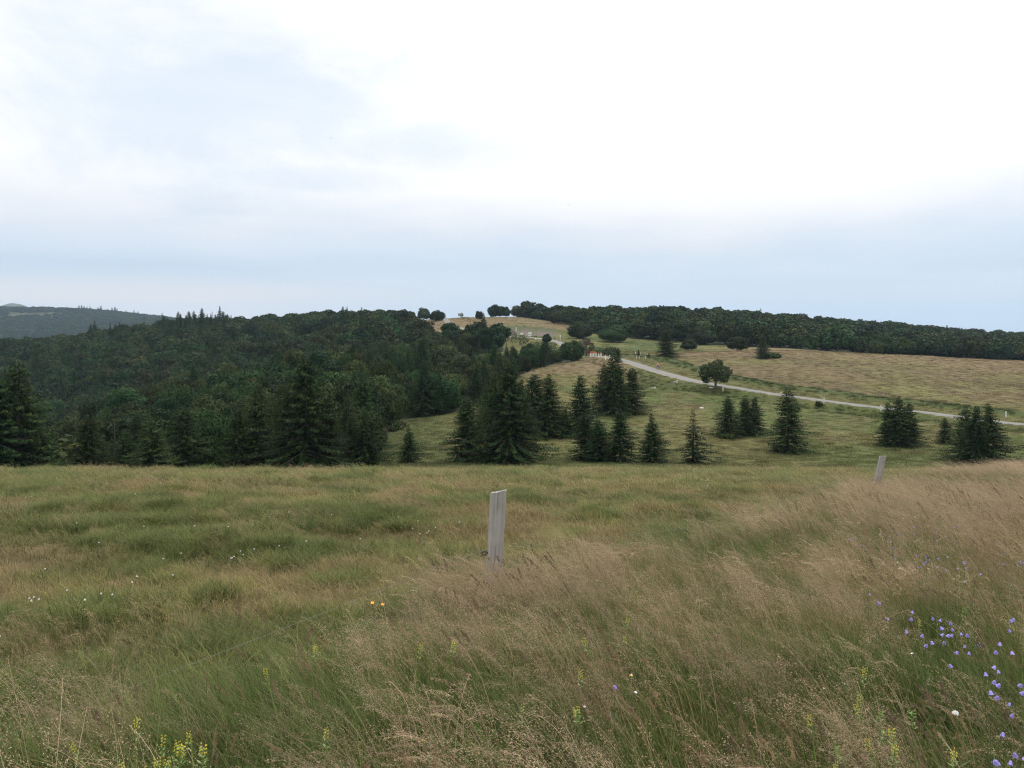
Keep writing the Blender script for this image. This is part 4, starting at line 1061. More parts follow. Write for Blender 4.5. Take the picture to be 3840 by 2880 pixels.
M_pale = wood_mat('bleached_wood', (0.52, 0.51, 0.48), (0.78, 0.76, 0.72), (0.15, 0.13, 0.12))

def post_arrays(w, h, seed, below=0.45, top_tilt=0.02):
    rng = np.random.default_rng(seed)
    K, S = 28, 26
    zs = np.linspace(-below, h, S); V = []
    th = np.linspace(0, 2 * math.pi, K, endpoint=False)
    p = 5.0
    rad = 1.0 / (np.abs(np.cos(th)) ** p + np.abs(np.sin(th)) ** p) ** (1 / p)     # squared-off round
    rad *= 1 + 0.05 * np.sin(th * 2 + 1) + rng.normal(size=K) * 0.05
    for z_ in zs:
        k = 1.0 + 0.05 * (0.5 - (z_ + below) / (h + below)) + 0.02 * math.sin(z_ * 9 + seed)
        r = w / 2 * rad * k + rng.normal(size=K) * 0.0012
        zz = np.full(K, z_)
        if z_ == zs[-1]: zz = zz + top_tilt * np.cos(th + 0.5) + rng.normal(size=K) * 0.0025; r = r * 0.985
        V.append(np.stack([r * np.cos(th), r * np.sin(th) * 0.85, zz], 1))
    V = np.vstack(V + [[[0, 0, h - 0.004]]])
    i = np.arange(S - 1)[:, None]; j = np.arange(K)[None]
    q = np.stack([(i * K + j).ravel(), (i * K + (j + 1) % K).ravel(), ((i + 1) * K + (j + 1) % K).ravel(), ((i + 1) * K + j).ravel()], 1)
    c = len(V) - 1; jj = np.arange(K); t = np.stack([(S - 1) * K + jj, (S - 1) * K + (jj + 1) % K, np.full(K, c)], 1)
    return V, [q, t]

def fence_post(x, y, w, h, lean, label, seed, mat=None, group=None, insul=False, rz=0.2):
    z = Z(float(x), float(y))
    o = empty('fence_post', (x, y, z), rz); o.rotation_euler = (lean[1], lean[0], rz)
    V, f = post_arrays(w, h, seed)
    me = mesh_np('post_body', V, f, mat or M_wood, smooth=True)
    me.set_sharp_from_angle(angle=R(40))
    b = link(bpy.data.objects.new('post_body', me)); b.parent = o
    if insul:
        mb = MB(); mb.tube([(-w * 0.45, 0, 0.545), (-w * 0.45 - 0.03, -0.01, 0.545)], [0.011, 0.011], 8)
        mb.ring((-w * 0.45 - 0.035, -0.012, 0.545), (0, 1, 0.1), 0.016, 0.008, 14, 6)
        i = mb.build('insulator', M_black, o, True)
    return tag(o, label, 'fence post', group)
P0 = FP1 - (FP2 - FP1) * 0.98
fence_post(FP1[0], FP1[1], 0.124, 1.045, (0.055, 0.0), 'grey weathered wooden fence post, the nearest one, black insulator on its side', 5, insul=True, rz=0.12)
fence_post(FP2[0], FP2[1], 0.128, 1.06, (0.19, 0.03), 'smaller looking weathered fence post leaning right near the brow', 8, rz=-0.2)

def wire_run(pts, r):
    mb = MB(); mb.tube(pts, r, 5); return mb
def sag(a, b, s, n=26):
    out = []
    for i in range(n + 1):
        t = i / n; p = Vector(a).lerp(Vector(b), t); p.z -= s * 4 * t * (1 - t); out.append(p)
    return out
za = lambda p, h: (float(p[0]), float(p[1]), Z(float(p[0]), float(p[1])) + h)
wa = za(P0, 0.60); wb0 = za(FP1, 0.56); wb = (wb0[0] - 0.055, wb0[1] + 0.05, wb0[2]); wc = za(FP2, 0.40)
mb = MB(); mb.tube(sag(wa, wb, 0.05) + sag((wb[0] + 0.10, wb[1] + 0.03, wb[2]), wc, 0.16)[1:], 0.0014, 5)
o = mb.build('fence_wire', M_wire, None, True); tag(o, 'thin single fence wire strung past the nearest wooden post', 'wire')

# ------------------------------------------------------------------ flowers
M_stem = simple_mat('green_stem', (0.07, 0.11, 0.03), 0.6, 0, 0.3, 20, 0)
M_bell = simple_mat('harebell_petals', (0.27, 0.22, 0.58), 0.5, 0, 0.15, 30, 0)
M_yel = simple_mat('yellow_petals', (0.55, 0.45, 0.03), 0.5, 0, 0.2, 30, 0)
M_ygreen = simple_mat('yellow_green_bracts', (0.13, 0.20, 0.035), 0.5, 0, 0.25, 30, 0)
M_org = simple_mat('orange_petals', (0.85, 0.42, 0.02), 0.5, 0, 0.15, 30, 0)
M_wpet = simple_mat('white_petals', (0.75, 0.74, 0.68), 0.5, 0, 0.08, 30, 0)

def bell_mesh(sc=1.0, mat=M_bell):
    K = 10; prof = [(0.001, 0), (0.006, -0.002), (0.0095, -0.008), (0.011, -0.016), (0.0145, -0.023)]
    V = []; f = []
    for i, (r, z_) in enumerate(prof):
        for j in range(K):
            rr = r * (1.0 + (0.22 if i == 4 and j % 2 == 0 else 0)); zz = z_ - (0.004 if i == 4 and j % 2 == 0 else 0)
            V.append((rr * math.cos(2 * math.pi * j / K) * sc, rr * math.sin(2 * math.pi * j / K) * sc, zz * sc))
    for i in range(len(prof) - 1):
        for j in range(K): f.append((i * K + j, i * K + (j + 1) % K, (i + 1) * K + (j + 1) % K, (i + 1) * K + j))
    me = mesh_np('flower', V, np.array(f), mat, smooth=True); return me
BELL = bell_mesh(0.56)
def harebell(nb, seed):
    rng = np.random.default_rng(seed)
    root = empty('harebell', (0, 0, 0)); mb = MB(); tips = []
    for k in range(nb):
        a = rng.uniform(0, 6.28); h = rng.uniform(0.47, 0.56); sx, sy = math.cos(a) * 0.05, math.sin(a) * 0.05
        pts = [(0, 0, -0.02), (sx * .3, sy * .3, h * .5), (sx * .8 - 0.02, sy * .8, h * .88), (sx - 0.035, sy, h), (sx - 0.05, sy, h - 0.012)]
        mb.tube(pts, [0.0014, 0.0012, 0.001, 0.0008, 0.0007], 5, False); tips.append(pts[-1])
    for k in range(4):
        a = rng.uniform(0, 6.28); mb.tube([(0, 0, 0.05 + 0.06 * k), (math.cos(a) * .05, math.sin(a) * .05, 0.09 + 0.06 * k)], [0.002, 0.0005], 4, False)
    st = mb.build('stem', M_stem, root)
    for t in tips:
        b = link(bpy.data.objects.new('flower', BELL)); b.parent = root; b.location = t; b.rotation_euler = (rng.uniform(-.4, .4), rng.uniform(0.2, 0.9), rng.uniform(0, 6))
    return root
A_ = [(740,10),(490,90),(845,90),(580,25),(1365,140),(1425,115),(1410,180),(1265,200),(1325,250),(1055,260),(1150,265),(1105,295),(1135,335),(830,305),(1530,285),(1410,315),(1455,345),(1570,350),(1675,385),(1690,420),(1620,400),(1245,370),(1375,475),(1845,465),(1870,535),(1780,630),(1900,640),(2080,345),(2130,155),(2150,410),(2110,670),(2180,630),(2170,730),(2110,770),(2130,725),(1985,815),(1810,845),(1935,875),(1985,860),(2080,910),(2015,975),(2165,950),(2200,910),(1840,1520),(1880,1520),(1745,1595),(1760,1645),(1900,1610)]
B_ = [(1050,925),(1090,875),(1120,935),(785,990),(800,1015),(760,965),(815,1060),(1210,970),(1280,990),(1255,965),(1320,1010),(475,1075),(525,1095),(970,1140),(1515,920),(1520,950),(1885,1010),(1875,1195),(1910,1220),(1140,1220),(1085,1285),(1035,1275),(1270,1250),(1320,1250),(1365,1285),(1285,1300),(1235,1315),(1450,1320),(1515,1285),(1520,1385),(1545,1400),(1605,1410),(1435,1365),(270,1535),(580,1615),(2065,1360),(2195,1280),(2100,1550),(845,1170),(1145,1330)]
hb = [(810.7 + X_ / 10.37, 608 + Y_ / 10.37) for X_, Y_ in A_] + [(810.7 + X_ / 10.37, 440 + Y_ / 10.37) for X_, Y_ in B_] 
hb = [q for i, q in enumerate(hb) if i % 4 != 1] + [(607, 674)]
protos = [harebell(n_, 900 + i) for i, n_ in enumerate((1, 2, 1, 3))]
for i, (px, py) in enumerate(hb):
    D = hit(px, py, 0.51, 1.0, 40)
    x, y = P(px, D)
    o = protos[i] if i < len(protos) else copy_tree(protos[[0, 2, 1, 3, 0, 2][i % 6]])
    o.location = (x + 0.03, y, Z(x, y)); o.rotation_euler = (0, 0, (i * 2.4) % 6.28); s = (0.85 + 0.3 * ((i * 7) % 5) / 4); o.scale = (s, s, 1)
    if py < 600:
        for ch in o.children:
            if ch.name.startswith('flower'): ch.scale = (0.75, 0.75, 0.75)
    tag(o, 'violet blue harebell nodding on a thin stem in the tall grass' if px > 700 else 'single violet harebell away from the others, low in the middle foreground', 'flower', 'harebells in the tall grass')
# the pair in the middle sits apart from the rest

def rattle(seed, mat_f, hgt=0.46, size=1.0):
    size *= 0.42
    """leafy spike with small hooded flowers"""
    rng = np.random.default_rng(seed); root = empty('yellow_rattle', (0, 0, 0)); mb = MB(); fl = MB()
    mb.tube([(0, 0, -0.02), (0.01, 0, hgt * .5), (0, 0.005, hgt)], [0.003, 0.0025, 0.0015], 5)
    for k in range(12):
        z_ = hgt * (0.86 + 0.0125 * k); a = k * 1.6 + rng.uniform(-.3, .3); L_ = 0.045 * size * (1.1 - 0.04 * k)
        d = Vector((math.cos(a), math.sin(a), 0.55)); w = Vector((-math.sin(a), math.cos(a), 0)) * 0.011 * size; p = Vector((0, 0, z_))
        mb.add([p, p + d * L_ * .5 + w, p + d * L_, p + d * L_ * .5 - w], [(0, 1, 2, 3)])
        if k > 4:
            for q_ in range(2):
                a2 = a + 0.7 + q_ * 3.1; d2 = Vector((math.cos(a2), math.sin(a2), 0.3)); c = p + d2 * 0.022 * size + Vector((0, 0, 0.01))
                fl.box(c, (0.017 * size, 0.010 * size, 0.014 * size), Matrix.Rotation(a2, 3, 'Z') @ Matrix.Rotation(-0.5, 3, 'Y'), 0.6)
    mb.build('stem', M_ygreen, root); fl.build('flower_head', mat_f, root, False, 0.002); return root
YB = [(430,710),(410,860),(625,935),(350,1290),(905,1310),(325,1470),(445,1460),(740,1425),(180,1285),(1065,1090),(920,1090),(1205,190),(1425,45),(1420,1500),(960,1600)]
YL = [(1530,1370),(1440,1490),(1365,1560),(1520,1620),(1550,1600),(1655,1570),(1770,1480),(1910,1500),(2140,1460),(1990,1530),(1310,1260),(1420,1340),(1415,1610)]
YC = [(395,440),(210,715),(1450,445),(1730,365),(1770,380),(515,1380)]
YD = [(1130,950),(390,1070),(1350,40),(1550,300),(1440,370),(970,745)]
yl = [(810.7 + a / 10.37, 608 + b / 10.37, 0) for a, b in YB] + [(a / 10.37, 608 + b / 10.37, 1) for a, b in YL] + [(266.7 + a / 10.37, 608 + b / 10.37, 2) for a, b in YC] + [(480 + a / 10.37, 608 + b / 10.37, 2) for a, b in YD]
yp = [rattle(950, M_yel), rattle(951, M_ygreen, 0.45, 1.2), rattle(952, M_yel, 0.44, 0.8)]
YLAB = ['yellow flowered green spike in the grass at the lower right', 'yellow flowered green spike in the dense cluster at the lower left', 'scattered yellow flowered spike in the middle of the tall grass']
for i, (px, py, g) in enumerate(yl):
    D = hit(px, py, 0.44, 1.0, 30); x, y = P(px, D)
    k = (1, 0, 2)[i % 3] if g == 0 else (0, 2)[i % 2]
    o = yp[i] if i < 3 else copy_tree(yp[k])
    o.location = (x, y, Z(x, y)); o.rotation_euler = (0.22 * math.sin(i * 1.7), 0.22 * math.cos(i * 2.9) - 0.1, i * 1.3); s = 0.9 + 0.05 * (i % 5)
    o.scale = (s, s, 1.02); tag(o, YLAB[g], 'flower', ['yellow spikes at the lower right', 'yellow spikes at the lower left', 'yellow spikes in the middle'][g])

def daisy(nm, mat, r, hgt, seed, n=12, dome=False):
    root = empty(nm, (0, 0, 0)); mb = MB(); rng = np.random.default_rng(seed)
    mb.tube([(0, 0, -0.02), (0.012, 0, hgt * .5), (0, 0, hgt)], [0.0022, 0.0018, 0.0015], 5)
    for k in range(5):
        a = k * 2.1; p = Vector((0, 0, hgt * (0.2 + 0.12 * k))); d = Vector((math.cos(a), math.sin(a), 0.6)); w = Vector((-math.sin(a), math.cos(a), 0)) * 0.005
        mb.add([p, p + d * .03 + w, p + d * .06, p + d * .03 - w], [(0, 1, 2, 3)])
    mb.build('stem', M_stem, root); fl = MB()
    if dome:
        for k in range(26):                      # umbel of many tiny florets
            a = k * 2.39996; rr = r * math.sqrt(k / 26); c = Vector((rr * math.cos(a), rr * math.sin(a), hgt + 0.006 * math.cos(rr / r * 1.5) + rng.uniform(-.002, .002)))
            fl.box(c, (r * .36, r * .36, 0.006), Matrix.Rotation(a, 3, 'Z'), 0.7)
    else:
        for k in range(n):
            a = 2 * math.pi * k / n; d = Vector((math.cos(a), math.sin(a), 0.12)); w = Vector((-math.sin(a), math.cos(a), 0)) * r * 0.22; p = Vector((0, 0, hgt))
            fl.add([p, p + d * r * .6 + w, p + d * r, p + d * r * .6 - w], [(0, 1, 2, 3)])
        fl.box((0, 0, hgt + 0.003), (r * .4, r * .4, 0.006), None, 0.6)
    fl.build('flower_head', mat, root); return root
for i, (px, py, lab) in enumerate([(377, 589, 'bright orange daisy flower, the taller of two below the fence wire'), (362, 594.5, 'duller orange daisy flower, the left one of two below the fence wire'), (594.8, 676.5, 'small orange flower beside white petals in the middle foreground')]):
    D = hit(px, py, 0.5, 1, 30); x, y = P(px, D); o = daisy('arnica_flower', M_org, 0.013 if i < 2 else 0.008, 0.50, 40 + i); o.location = (x, y, Z(x, y)); o.rotation_euler = (0.35, 0, i); tag(o, lab, 'flower')
WT = [(580.3, 675), (594.7, 670.2), (587.5, 671.2), (842, 696), (863.7, 700.6), (957.3, 649)] + [(810.7 + a / 10.37, 440 + b / 10.37) for a, b in [(1030,480),(1060,465),(1080,490),(1045,505),(1245,536),(1275,545),(1565,545),(1765,640),(880,740),(905,750),(950,745),(945,765),(535,730),(1820,430),(1795,432),(630,1170),(640,1182),(750,1160),(530,1215),(1090,1215),(965,528)]]
wp = daisy('white_flower', M_wpet, 0.007, 0.50, 60)
for i, (px, py) in enumerate(WT):
    D = hit(px, py, 0.5, 1, 40); x, y = P(px, D); o = wp if i == 0 else copy_tree(wp); o.location = (x, y, Z(x, y)); o.rotation_euler = (0.4, 0, i * 0.9); s = 0.8 + 0.12 * (i % 4); o.scale = (s, s, 1)
    tag(o, 'tiny white flower scattered in the tall grass at the right' if px > 700 else 'tiny white flower of the trio in the middle foreground', 'flower', 'white flowers in the tall grass' if px > 700 else 'white flowers in the middle foreground')
x, y = P(955.5, hit(955.5, 713.5, 0.48, 1, 20)); o = daisy('yarrow_plant', M_wpet, 0.011, 0.48, 66, dome=True); o.location = (x, y, Z(x, y)); tag(o, 'flat topped cream white yarrow head near the lower right corner', 'flower')
PW = [(px / 8.295, 464 + py / 8.295) for px, py in [(590,1030),(800,1065),(1025,995),(1100,955),(1460,935),(355,1100),(380,1102),(230,1098),(185,1140),(325,890),(825,665),(1545,745),(1395,775),(1910,770),(1975,755),(1155,525),(1610,525),(1925,525),(290,265),(225,272),(1315,155),(595,498),(665,1160),(970,1098),(90,1425),(2015,712),(2085,700),(1090,250)]]
PW += [(213.3 + a / 8.295, 453.3 + b / 8.295) for a, b in [(610,497),(998,518),(590,770),(205,845),(145,860),(1620,625),(1820,625),(1708,573),(2078,577),(1560,523),(1705,657),(1735,660),(1755,655),(765,743),(1205,215),(1255,705)]]
PW += [(586.7 + a / 10.37, 333.3 + b / 10.37) for a, b in [(1180,1510),(1215,1525),(1235,1520),(1260,1530),(835,1525),(905,1625),(1255,1580)]]
wc_ = None
for i, (px, py) in enumerate(PW):
    D = hit(px, py, 0.2, 2, 44); x, y = P(px, D)
    if wc_ is None: wc_ = daisy('clover_flower', M_wpet, 0.008, 0.21, 70, dome=True); o = wc_
    else: o = copy_tree(wc_)
    o.location = (x, y, Z(x, y)); s = float(np.interp(D, [4, 12, 30], [0.8, 1.0, 1.7])); o.scale = (s, s, 1.0); o.rotation_euler = (0.3, 0, i)
    tag(o, 'cream white clover head dotted in the short pasture beyond the wire', 'flower', 'white clover heads in the pasture')

# ------------------------------------------------------------------ things along the road
def bollard(x, y, h, label, red=True, plate=False):
    z = Z(float(x), float(y)); o = empty('roadside_bollard', (x, y, z - 0.1)); mb = MB()
    mb.tube([(0, 0, 0), (0, 0, h * 0.78), (0, 0, h * 0.8)], [0.16, 0.15, 0.145], 10); mb.build('bollard_body', M_white, o, False)
    c = MB(); c.tube([(0, 0, h * 0.8), (0, 0, h * 0.97), (0, 0, h)], [0.152, 0.14, 0.09], 10); c.build('bollard_cap', M_red if red else M_white, o)
    if plate:
        p = MB(); p.box((0, -0.1, h + 0.14), (0.42, 0.04, 0.28)); p.box((0, -0.07, h), (0.06, 0.04, 0.3)); p.build('warning_plate', M_orange, o, False, 0.01)
    return tag(o, label, 'bollard', 'white bollards along the road bend')
BL = [(590.4,358.5,1.15,True,True,'white bollard under an orange red plate at the outer end of the bend'),
      (592.0,357.4,1.15,True,True,'white bollard with orange red plate, just behind the end one'),
      (593.8,360.2,1.35,True,False,'red topped white bollard third from the outer end of the bend'),
      (596,357.5,1.2,True,False,'red topped white bollard on the far verge, nearest the orange plates'),
      (598.7,361.6,1.3,True,False,'red topped white bollard fourth along the near verge'),
      (601,358.3,1.15,True,False,'red topped white bollard in the middle of the far verge'),
      (605.4,364.3,1.3,True,False,'red topped white bollard closest to the camera on the near verge'),
      (609.4,359.4,0.8,False,False,'short white bollard with no red top on the far verge'),
      (619.6,360.9,1.2,True,False,'red topped white bollard right of the spruce spire')]
for px, by, h, rd_, pl, lab in BL:
    D = float(np.interp(px, [590, 600, 606, 620], [246, 236, 228, 222])) + (9 if by < 359.6 and px > 594 else 0)
    x, y = P(px, D); bollard(x, y, h * 1.2, lab, rd_, pl)

def thin_post(px, by, h, label, w=0.20, mat=None, lo=95, hi=420, lean=(0.0, 0.0), rail=None):
    D = solveD(px, by, lo, hi); x, y = P(px, D)
    o = fence_post(x, y, w * 0.8, h * 1.08, lean, label, int(px * 3) % 97, mat or M_pale, 'pale fence posts beside the road', rz=0.1)
    if rail:
        mb = MB(); mb.tube([(rail[0], 0.05, rail[2]), (rail[1], -0.05, rail[2] + 0.05)], 0.055, 6); mb.build('broken_rail', M_pale, o)
    return o
thin_post(881, 411.8, 0.95, 'pale fence post below the road, left of the three topped spruce clump')
thin_post(824, 403.5, 0.9, 'white fence post beside a dark bush below the road')
thin_post(816, 405, 0.7, 'faint grey fence post left of the dark bush below the road', mat=M_wood)
thin_post(781, 397.5, 0.8, 'pale fence post at the left side of the tall tidy lone spruce')
thin_post(723, 392, 0.95, 'pale fence post just right of the rowan')
thin_post(677, 384.5, 0.9, 'pale fence post carrying a broken rail above the middle pasture', rail=(-0.75, 0.02, 0.5))
thin_post(683.6, 387, 0.9, 'leaning grey post right of the broken rail', mat=M_wood, lean=(0.12, 0))
thin_post(655, 389.5, 0.6, 'short post with a long white rail lying on the pasture', rail=(-0.7, 0.15, 0.32))
thin_post(954, 421, 0.8, 'grey fence post between the small round spruce and the big clump', mat=M_wood)
thin_post(1006, 417.5, 1.0, 'white fence post on the golden field at the right edge', lo=136)
thin_post(948, 409.2, 0.9, 'grey fence post on the golden field above the small round spruce', mat=M_wood, lo=150)
thin_post(851, 396.5, 0.9, 'grey slanting fence post on the golden field above the road', mat=M_wood, lo=165, lean=(0.1, 0))
thin_post(807, 390, 0.8, 'thin faint fence post at the lower edge of the golden field', mat=M_wood, lo=172)
thin_post(762, 381, 0.8, 'lone thin post on the golden field right of the rowan', mat=M_wood, lo=185)
for px, by, lab in [(635.5, 354.6, 'farthest left small post of the side fence beyond the bend'), (636.6, 359, 'near left small post of the side fence beyond the bend'), (639.2, 359, 'leaning small post of the side fence beyond the bend'), (640.6, 355.4, 'far right small post of the side fence beyond the bend'), (645.5, 359.2, 'small post beside the tiny young spruce')]:
    thin_post(px, by, 0.9, lab, 0.17, None, 205, 300)
thin_post(557, 341.5, 1.4, 'grey post next to the tall white pole on the upper road', 0.16, None, 300, 380)
def pole(px, by, h, label, r, nm='marker_pole', lo=300, hi=420):
    D = solveD(px, by, lo, hi); x, y = P(px, D); o = empty(nm, (x, y, Z(x, y) - 0.15)); mb = MB(); mb.tube([(0, 0, 0), (0.03, 0, h * .5), (0.06, 0, h)], [r, r, r * .9], 8); mb.build('pole', M_white, o, True)
    c = MB(); c.tube([(0.06, 0, h), (0.06, 0, h + 0.05)], [r * 1.15, r * 0.7], 8); c.build('cap', M_white, o); return tag(o, label, 'pole')
pole(560.0, 341.6, 2.7, 'tall thin white marker pole beside the upper road', 0.10)
pole(516, 333.0, 2.9, 'thin pale marker pole left of the white signs', 0.09)
pole(569.6, 345.0, 0.9, 'short white marker stone below the tall white pole', 0.20, 'marker_stone', 285, 340)
M_sign = simple_mat('sign_face', (0.72, 0.72, 0.66), 0.5, 0, 0.08, 2, 0)
M_grey = simple_mat('grey_steel', (0.35, 0.36, 0.36), 0.5, 0.3, 0.1, 4, 0)
def signpost():
    D = 344; x, y = P(529.8, D); o = empty('direction_signpost', (x, y, Z(x, y) - 0.1)); mb = MB(); mb.tube([(0, 0.06, 0), (0, 0.06, 2.95)], 0.07, 8); mb.build('post', M_grey, o)
    for z_, w, dx, up in ((2.65, 1.75, 0.05, 0), (2.25, 1.8, 0.0, 0), (1.62, 1.5, -0.1, 0), (1.3, 1.4, 0.08, 0)):
        b = MB(); t = 0.34 / 2; L_ = w / 2; s_ = 1 if dx >= 0 else -1
        pts = [(-L_ * s_, -t), (L_ * s_ * .82, -t), (L_ * s_, 0), (L_ * s_ * .82, t), (-L_ * s_, t)]
        b.add([(dx + p[0], yy, z_ + p[1]) for yy in (-0.025, 0.0) for p in pts], [(0, 1, 2, 3, 4), (9, 8, 7, 6, 5)] + [(i, (i + 1) % 5, 5 + (i + 1) % 5, 5 + i) for i in range(5)])
        b.build('arrow_board', M_sign, o)
    tag(o, 'direction signpost stacked with four pale arrow boards beside the upper road', 'sign')
    x, y = P(521.9, 349); o = empty('information_sign', (x, y, Z(x, y) - 0.1)); mb = MB(); mb.tube([(-0.4, 0.06, 0), (-0.4, 0.06, 2.2)], 0.05, 8); mb.tube([(0.4, 0.06, 0), (0.4, 0.06, 2.2)], 0.05, 8); mb.build('post', M_grey, o)
    b = MB(); b.box((0, 0, 1.95), (1.35, 0.05, 0.95)); b.build('board', M_sign, o, False, 0.015); tag(o, 'squarish pale information board left of the stacked arrow sign', 'sign')
signpost()
M_rock = simple_mat('pale_rock', (0.55, 0.54, 0.50), 0.9, 0, 0.25, 8, 0.6)
def rock(px, py, size, label, D=None):
    D = D or solveD(px, py, 80, 420); x, y = P(px, D); bm = bmesh.new(); bmesh.ops.create_icosphere(bm, subdivisions=2, radius=0.5)
    for v in bm.verts:
        n_ = 0.75 + 0.5 * float(vnoise(v.co.x * 2.3 + px, v.co.y * 2.3 + v.co.z * 1.7, 5)); v.co = Vector((v.co.x * size[0], v.co.y * size[1], v.co.z * size[2])) * n_
    me = bpy.data.meshes.new('boulder'); bm.to_mesh(me); bm.free(); me.materials.append(M_rock); o = link(bpy.data.objects.new('boulder', me)); o.location = (x, y, Z(x, y) + size[2] * 0.12)
    tag(o, label, 'rock')
rock(701.7, 408.8, (0.75, 0.5, 0.45), 'white stone lying alone in the middle pasture')
rock(711.5, 388.5, (1.2, 0.6, 0.4), 'flat pale stone at the foot of the rowan')
rock(868.5, 472, (0.5, 0.4, 0.2), 'tiny pale stone on the brow near the leaning post', 43)
rock(535.7, 337.2, (0.8, 0.5, 0.6), 'small white guard stone on the upper road, left one', 343)
rock(540, 336.6, (1.0, 0.5, 0.5), 'small white guard stone on the upper road, right one', 347)

# ------------------------------------------------------------------ low bushes
def bush(px, by, w, h, seed, label, D=None, mat=None, nl=900, leaf=0.16):
    D = D or solveD(px, by, 80, 420); x, y = P(px, D)
    V, q, vc, tr = beech_mesh(seed, h, w / 2, 0.15, nl, leaf, 14)
    o = empty('low_bush', (x, y, Z(x, y) - 0.05)); 
    for nm, me in (('stem', tr_mesh('stem', tr, M_bark)), ('foliage', mesh_np('foliage', V, q, mat or M_leaf, vc=vc))):
        c = link(bpy.data.objects.new(nm, me)); c.parent = o
    tag(o, label, 'bush')
bush(819, 407.5, 1.3, 1.0, 801, 'small dark bush against the fence below the road')
bush(772, 358, 5.0, 1.0, 802, 'low dark bush spreading right of the ragged spruce on the crest', mat=M_needle, leaf=0.22)
bush(727, 438, 2.6, 0.8, 803, 'low juniper mat at the left foot of the trio of spruces')
bush(781, 452.5, 2.0, 0.7, 804, 'low scrub at the foot of the tall tidy lone spruce')
bush(392, 431, 4.0, 1.6, 805, 'dark bramble bush at the left corner of the clearing')
bush(378, 437, 3.4, 1.3, 806, 'brownish bush where the clearing meets the wood', mat=M_twig)
bush(535, 346, 6.0, 3.0, 807, 'thick green bush below the signs', 300)
bush(550, 349, 7.0, 3.5, 808, 'wide dark bush under the upper road', 292)
bush(567, 352, 6.0, 3.4, 809, 'rounded bush at the right under the upper road', 285)
bush(604, 354, 8.0, 3.2, 810, 'dark green thicket behind the white bollards', 262)
bush(611, 355, 6.0, 2.6, 811, 'lower thicket at the right behind the white bollards', 258)
bush(520, 343, 7.0, 4.5, 812, 'tall bush hiding the left end of the upper road', 318)
bush(508, 340, 8.0, 5.0, 813, 'dense bush below the earth bank', 335)
bush(490, 338, 9.0, 5.5, 814, 'leafy bush at the left below the earth bank', 345)

